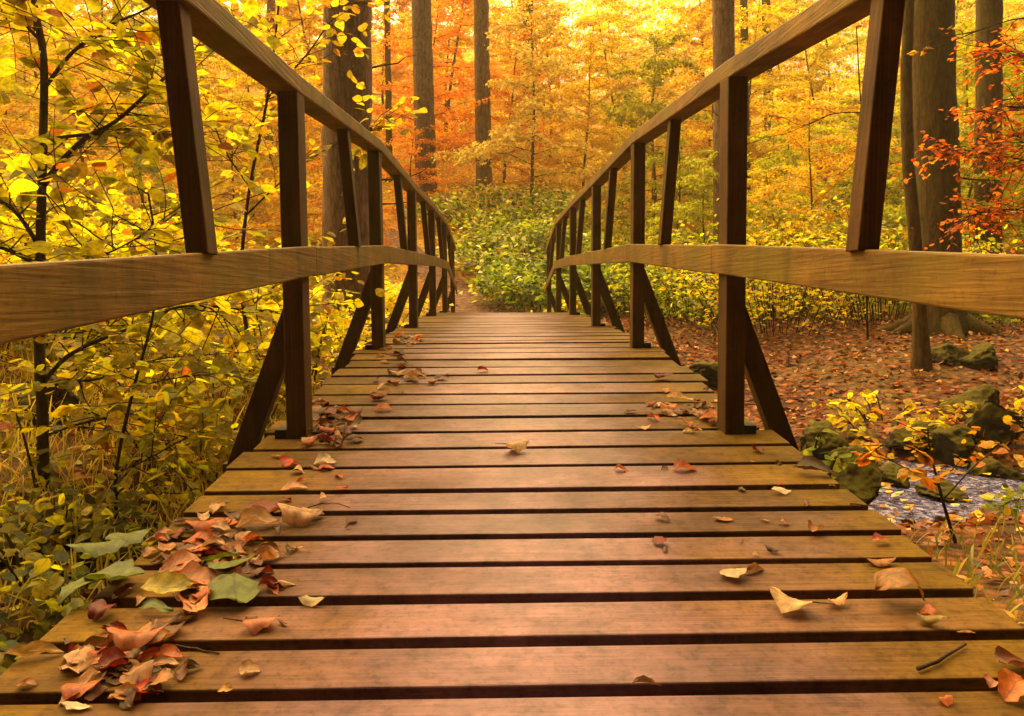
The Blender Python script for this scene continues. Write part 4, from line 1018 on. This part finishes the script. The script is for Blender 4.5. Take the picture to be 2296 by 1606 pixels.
DL = [  # label, px, py, width px, colour, rot, bend, curl, aspect, name
 ("small pale three pointed leaf lying alone in mid deck", 1160, 1015, 52, CREAM, .3, -.3, -.9, .75),
 ("upright little red brown leaf on the far mid deck", 1082, 834, 26, LRED, .4, .8, 1.8, .7),
 ("pink domed leaf on a plank right of centre", 1534, 1058, 54, PINK, .1, .9, 1.4, .6),
 ("red cap shaped leaf tip standing at a gap on the right", 1750, 1096, 24, LRED, 1.2, .8, 1.6, .9),
 ("bright white leaf edge beneath the red leaf tip", 1752, 1108, 46, (0.85, .8, .7), .05, .3, .5, .35),
 ("large striped brown leaf arching over a gap near the right end", 2015, 1352, 140, (0.34, .17, .03), -.25, 3.0, .35, .5),
 ("orange fragment leaning against the arched brown leaf", 2080, 1382, 50, ORB, 1.0, .7, 1.0, .6),
 ("olive curled leaf in front of the arched brown leaf", 2090, 1405, 66, OLIV, -.7, .5, 1.5, .45),
 ("pale cream oak leaf with a long stalk on the right planks", 1772, 1372, 96, CREAM, 2.5, -.4, -.7, .6),
 ("orange white leaf by the gap between the oak leaf and the arched leaf", 1878, 1358, 52, (0.78, .45, .22), .2, .8, 1.2, .55),
 ("grey lobed leaf right of centre in the foreground", 1645, 1298, 66, (0.62, .50, .38), .2, .6, .8, .8),
 ("rolled tan leaf touching the grey lobed leaf", 1690, 1287, 60, (0.36, .2, .06), .5, .5, 2.2, .5),
 ("flat tan leaf on a plank far right of centre", 1622, 1168, 44, TAN, -.2, .2, .4, .45),
 ("pink and red leaf near the right plank ends", 1975, 1218, 42, (0.72, .25, .2), .1, .8, 1.3, .55),
 ("tan leaf stuck in the gap below the pink and red leaf", 1975, 1270, 62, TAN, -.1, .4, .8, .5),
 ("curled tan leaf pair over a gap on the right", 1830, 1195, 46, TAN, .8, .7, 1.5, .7),
 ("long dark brown leaf hump at the right deck edge", 1825, 1068, 90, (0.10, .05, .02), -.4, 1.0, 1.4, .5),
 ("upturned dark red leaf hooked on the right plank", 1487, 852, 44, DRED, .1, -.8, -1.6, .6),
 ("pink leaf lying against the nearest right post", 1600, 944, 66, (0.70, .34, .2), -.4, .5, 1.4, .6),
 ("orange pink leaf left of the pink leaf by the right post", 1500, 925, 42, (0.7, .32, .16), .3, .7, 1.2, .7),
 ("pale folded leaf above the pile at the right post", 1522, 900, 62, CREAM, .15, .4, 1.7, .35),
 ("cream curled leaf in the pile at the right post", 1570, 935, 40, TAN, -.8, 1.0, 1.6, .6),
 ("short pale leaf in front of the pile at the right post", 1545, 970, 30, CREAM, 0, .5, 1.2, .5),
 ("dark red torn leaf on the left planks", 595, 1145, 68, DRED, .0, .4, -.6, .8),
 ("crumpled pale leaf casting a dark shadow left of centre", 672, 1175, 96, (0.56, .36, .22), .35, 1.0, 1.6, .6),
 ("ribbed tan leaf curled beside the crumpled pale leaf", 575, 1182, 88, (0.45, .28, .14), .1, .9, 1.7, .6),
 ("orange leaf with a dark red back at the top of the left pile", 460, 1190, 76, ORB, .4, .7, 1.2, .75),
 ("bright scarlet leaf on the left planks by the nearest post", 650, 1045, 46, (0.55, .07, .015), 1.0, .9, 1.2, .7),
 ("round grey white leaf right of the scarlet leaf", 728, 1043, 50, (0.6, .52, .42), .1, 1.0, 1.0, .8),
 ("pink torn leaf over a gap left of centre", 660, 1100, 60, (0.66, .34, .2), .1, .4, .8, .4),
 ("dark red box shaped leaf upright near the left post", 852, 898, 44, (0.30, .05, .02), .2, .8, 2.4, .9),
 ("crinkled orange leaf in front of the box shaped leaf", 860, 922, 40, ORB, .2, .5, 1.0, .6),
 ("cream leaf lying at the foot of the nearest left post", 712, 905, 30, CREAM, .1, .4, .8, .5),
 ("pink leaf with dark shadow alone right of the green leaves", 585, 1412, 76, (0.62, .24, .16), .3, .8, 1.1, .6),
 ("salmon leaf with a pale lower lip in the left pile", 440, 1370, 84, (0.72, .34, .2), -1.2, .6, 1.4, .75),
 ("brown red cupped leaf left of the salmon leaf", 232, 1388, 66, DRED, -.2, -.9, -1.3, .7),
 ("large orange brown leaf with a red blotch at the lower left", 310, 1455, 120, (0.50, .18, .07), .1, .6, 1.1, .6),
 ("tan twisted leaf right of the large orange brown leaf", 365, 1440, 70, TAN, 1.0, .7, 1.3, .5),
 ("dark curled leaf left of the large orange brown leaf", 225, 1455, 70, (0.16, .08, .03), .6, 1.0, 2.2, .6),
 ("long pale leaf strip at the far lower left", 75, 1480, 110, (0.5, .35, .12), .3, .5, 1.8, .3),
 ("glowing red leaf stuck in the bottom left gap", 320, 1562, 66, (0.62, .06, .015), .1, .5, 1.0, .7),
 ("white leaf edge at the bottom left corner pile", 172, 1590, 62, (0.8, .7, .6), 0, .3, .6, .35),
 ("orange brown leaf in the bottom left gap", 185, 1560, 80, (0.5, .14, .05), .2, .6, 1.0, .6),
 ("pale crinkled leaf in the left foreground", 560, 1512, 46, (0.55, .36, .22), .3, .7, 1.2, .8),
 ("small yellow leaf at the edge of the bottom gap", 505, 1553, 32, (0.7, .45, .1), 0, .5, .8, .5),
 ("dark crumb of leaf left of the pale crinkled leaf", 432, 1505, 40, (0.09, .06, .02), .4, .9, 1.6, .6),
 ("pale narrow leaf over a gap right of the green leaves", 700, 1357, 62, (0.6, .5, .32), -.1, .4, .9, .4),
 ("orange curled leaf at the bottom right corner", 2275, 1565, 90, (0.68, .22, .04), .5, .9, 1.3, .7),
 ("crumpled brown leaf at the lower right picture edge", 2275, 1500, 90, (0.22, .08, .03), .2, 1.0, 1.8, .8),
 ("pink brown leaf left of the crumpled corner leaf", 2225, 1545, 56, (0.5, .24, .16), .8, .8, 1.3, .6),
 ("small orange leaf in the bottom right gap", 2120, 1578, 36, ORB, .1, .6, 1.0, .7),
 ("dry pointed scrap near the right foreground edge", 2165, 1425, 36, TAN, -.5, .3, .7, .35),
 ("small brown shrivelled leaf in the mid foreground", 1450, 1538, 62, (0.18, .09, .04), -.2, .7, 1.5, .4),
 ("pale brown leaf on the far left edge of the deck", 60, 1545, 40, TAN, .3, .5, 1.0, .6),
 ("pink folded leaf at the top of the left pile", 520, 1245, 76, (0.70, .36, .24), -.4, .5, 1.6, .45),
 ("salmon strip leaf across the top gap of the left pile", 440, 1240, 66, (0.58, .26, .16), 0, .4, 1.2, .4),
 ("orange folded leaf in the middle of the left pile", 405, 1285, 80, (0.58, .26, .12), .3, .7, 1.2, .6),
 ("round red brown leaf on top of the left pile", 440, 1315, 96, (0.50, .2, .09), .1, .7, .9, .6),
 ("tan cluster leaf at the right of the left pile", 600, 1258, 56, TAN, .7, 1.0, 1.5, .8),
]
for i, (lab, px, py, w, c, ro, be, cu, asp) in enumerate(DL):
    deck_leaf("fallen_leaf", lab, px, py, w, c, ro, be, cu, asp, seed=i, stem=(i in (0, 8, 33)))
GL = [("green leaf with a drooping tip at the right of the leaf pile", 528, 1350, 110, -1.25, .8, .3, .75, .03),
      ("broad green leaf on the left of the leaf pile", 260, 1325, 120, .1, .9, .25, .7, .05),
      ("green leaf hanging at the outer edge of the leaf pile", 190, 1345, 120, -2.0, 1.0, .3, .5, .03),
      ("upper green leaf reaching over the deck edge", 220, 1262, 110, .35, .5, .3, .5, .05),
      ("yellow green leaf upper right of the reaching green leaf", 290, 1235, 86, .6, .4, .3, .5, .05),
      ("pale lime wavy leaf in the centre of the leaf pile", 375, 1345, 100, .2, .6, .8, .45, .04),
      ("narrow green leaf bridging the leaf pile to the right", 520, 1300, 110, -.2, .4, .5, .35, .05),
      ("small green leaf behind the round red brown leaf", 500, 1275, 96, .1, .4, .6, .3, .03),
      ("thin green leaf below the pale lime leaf", 350, 1380, 76, -.2, .4, .5, .3, .01)]
for i, (lab, px, py, w, ro, be, cu, asp, li) in enumerate(GL):
    g = GRE if i not in (5,) else (0.5, .48, .08)
    o = deck_leaf("green_leaf", lab, px, py, w, g, ro, be, cu, asp, seed=70 + i, lift=li * .35)
# scraps
rs = np.random.default_rng(5)
def scraps(label, group, n, f, sz=(16, 42)):
    for k in range(n):
        px, py = f()
        while abs(on_deck(px, py).x - XC) > 0.76: px, py = f()
        deck_leaf("leaf_scrap", label, px, py, rs.uniform(*sz), [TAN, BRN, ORB, DRED, (0.12, .06, .02), (0.6, .4, .25)][rs.integers(6)], rs.uniform(0, 6.28), rs.uniform(.2, 1.1), rs.uniform(.3, 2.0), rs.uniform(.3, .75), seed=200 + k, group=group)
scraps("small shrivelled leaf in the drift along the nearest left post", "leaf drift at the nearest left post", 60, lambda: (rs.normal(735, 32), rs.uniform(905, 1000)), (20, 50))
scraps("small brown leaf in the heap on the left planks", "leaf heap on the left planks", 105, lambda: (rs.normal(470, 100), rs.normal(1255, 70)), (22, 60))
scraps("little dry leaf in the heap at the lower left corner", "leaf heap at the lower left corner", 55, lambda: (rs.normal(270, 60), rs.uniform(1420, 1580)), (28, 75))
scraps("little dry leaf along the far left deck edge", "dry leaves along the far left deck edge", 40, lambda: (rs.normal(890, 40), rs.uniform(752, 890)))
scraps("little leaf in the drift against the nearest right post", "leaf drift at the nearest right post", 26, lambda: (rs.normal(1555, 45), rs.uniform(900, 965)))
scraps("scattered leaf crumb on the right half of the deck", "scattered crumbs on the right deck", 22, lambda: (rs.uniform(1350, 1900), rs.uniform(860, 1250)))
scraps("scattered leaf crumb on the left middle planks", "scattered crumbs on the left deck", 16, lambda: (rs.uniform(520, 800), rs.uniform(1000, 1200)))

def twig(label, pts, r0):
    c = [on_deck(*p) + Vector((0, 0, r0 + .001)) for p in pts]
    o = empty("twig", c[0]); bpy.data.objects.remove(o)
    mb = MB(); q = []
    for i in range(len(c) - 1):
        for t in np.linspace(0, 1, 4)[:-1]: q.append(c[i].lerp(c[i + 1], t) + Vector(rs.normal(0, .0006, 3)))
    q.append(c[-1]); mb.tube(q, [r0 * (1 - .5 * i / len(q)) for i in range(len(q))], 6, wob=.08)
    o = mb.build("twig", M_TWIG, None, org=c[0], smooth=True); o.location = c[0]; tag(o, label, "twig")
twig("dark straight twig lying on the right foreground planks", [(2058, 1508), (2100, 1490), (2165, 1450)], .0035)
twig("short thin twig on the left foreground planks", [(395, 1452), (440, 1460), (492, 1470)], .002)
twig("fine curved stalk arching on the left middle plank", [(690, 1140), (720, 1131), (760, 1132), (785, 1140)], .0012)
twig("tiny dark twig on the right middle planks", [(1905, 1132), (1935, 1135), (1960, 1138)], .0018)

# ------------------------------------------------------------------ autumn haze
hm, n_, l_, out_ = new_mat("haze")
pvn = n_.new("ShaderNodeVolumePrincipled"); pvn.inputs["Color"].default_value = (1.0, 0.82, 0.45, 1)
pvn.inputs["Density"].default_value = 0.0017; pvn.inputs["Anisotropy"].default_value = 0.4
l_.new(pvn.outputs[0], out_.inputs[1])
mb = MB(); mb.box(-230, 230, -34, 112, -12, 48)
o = mb.build("haze", hm); o["kind"] = "stuff"
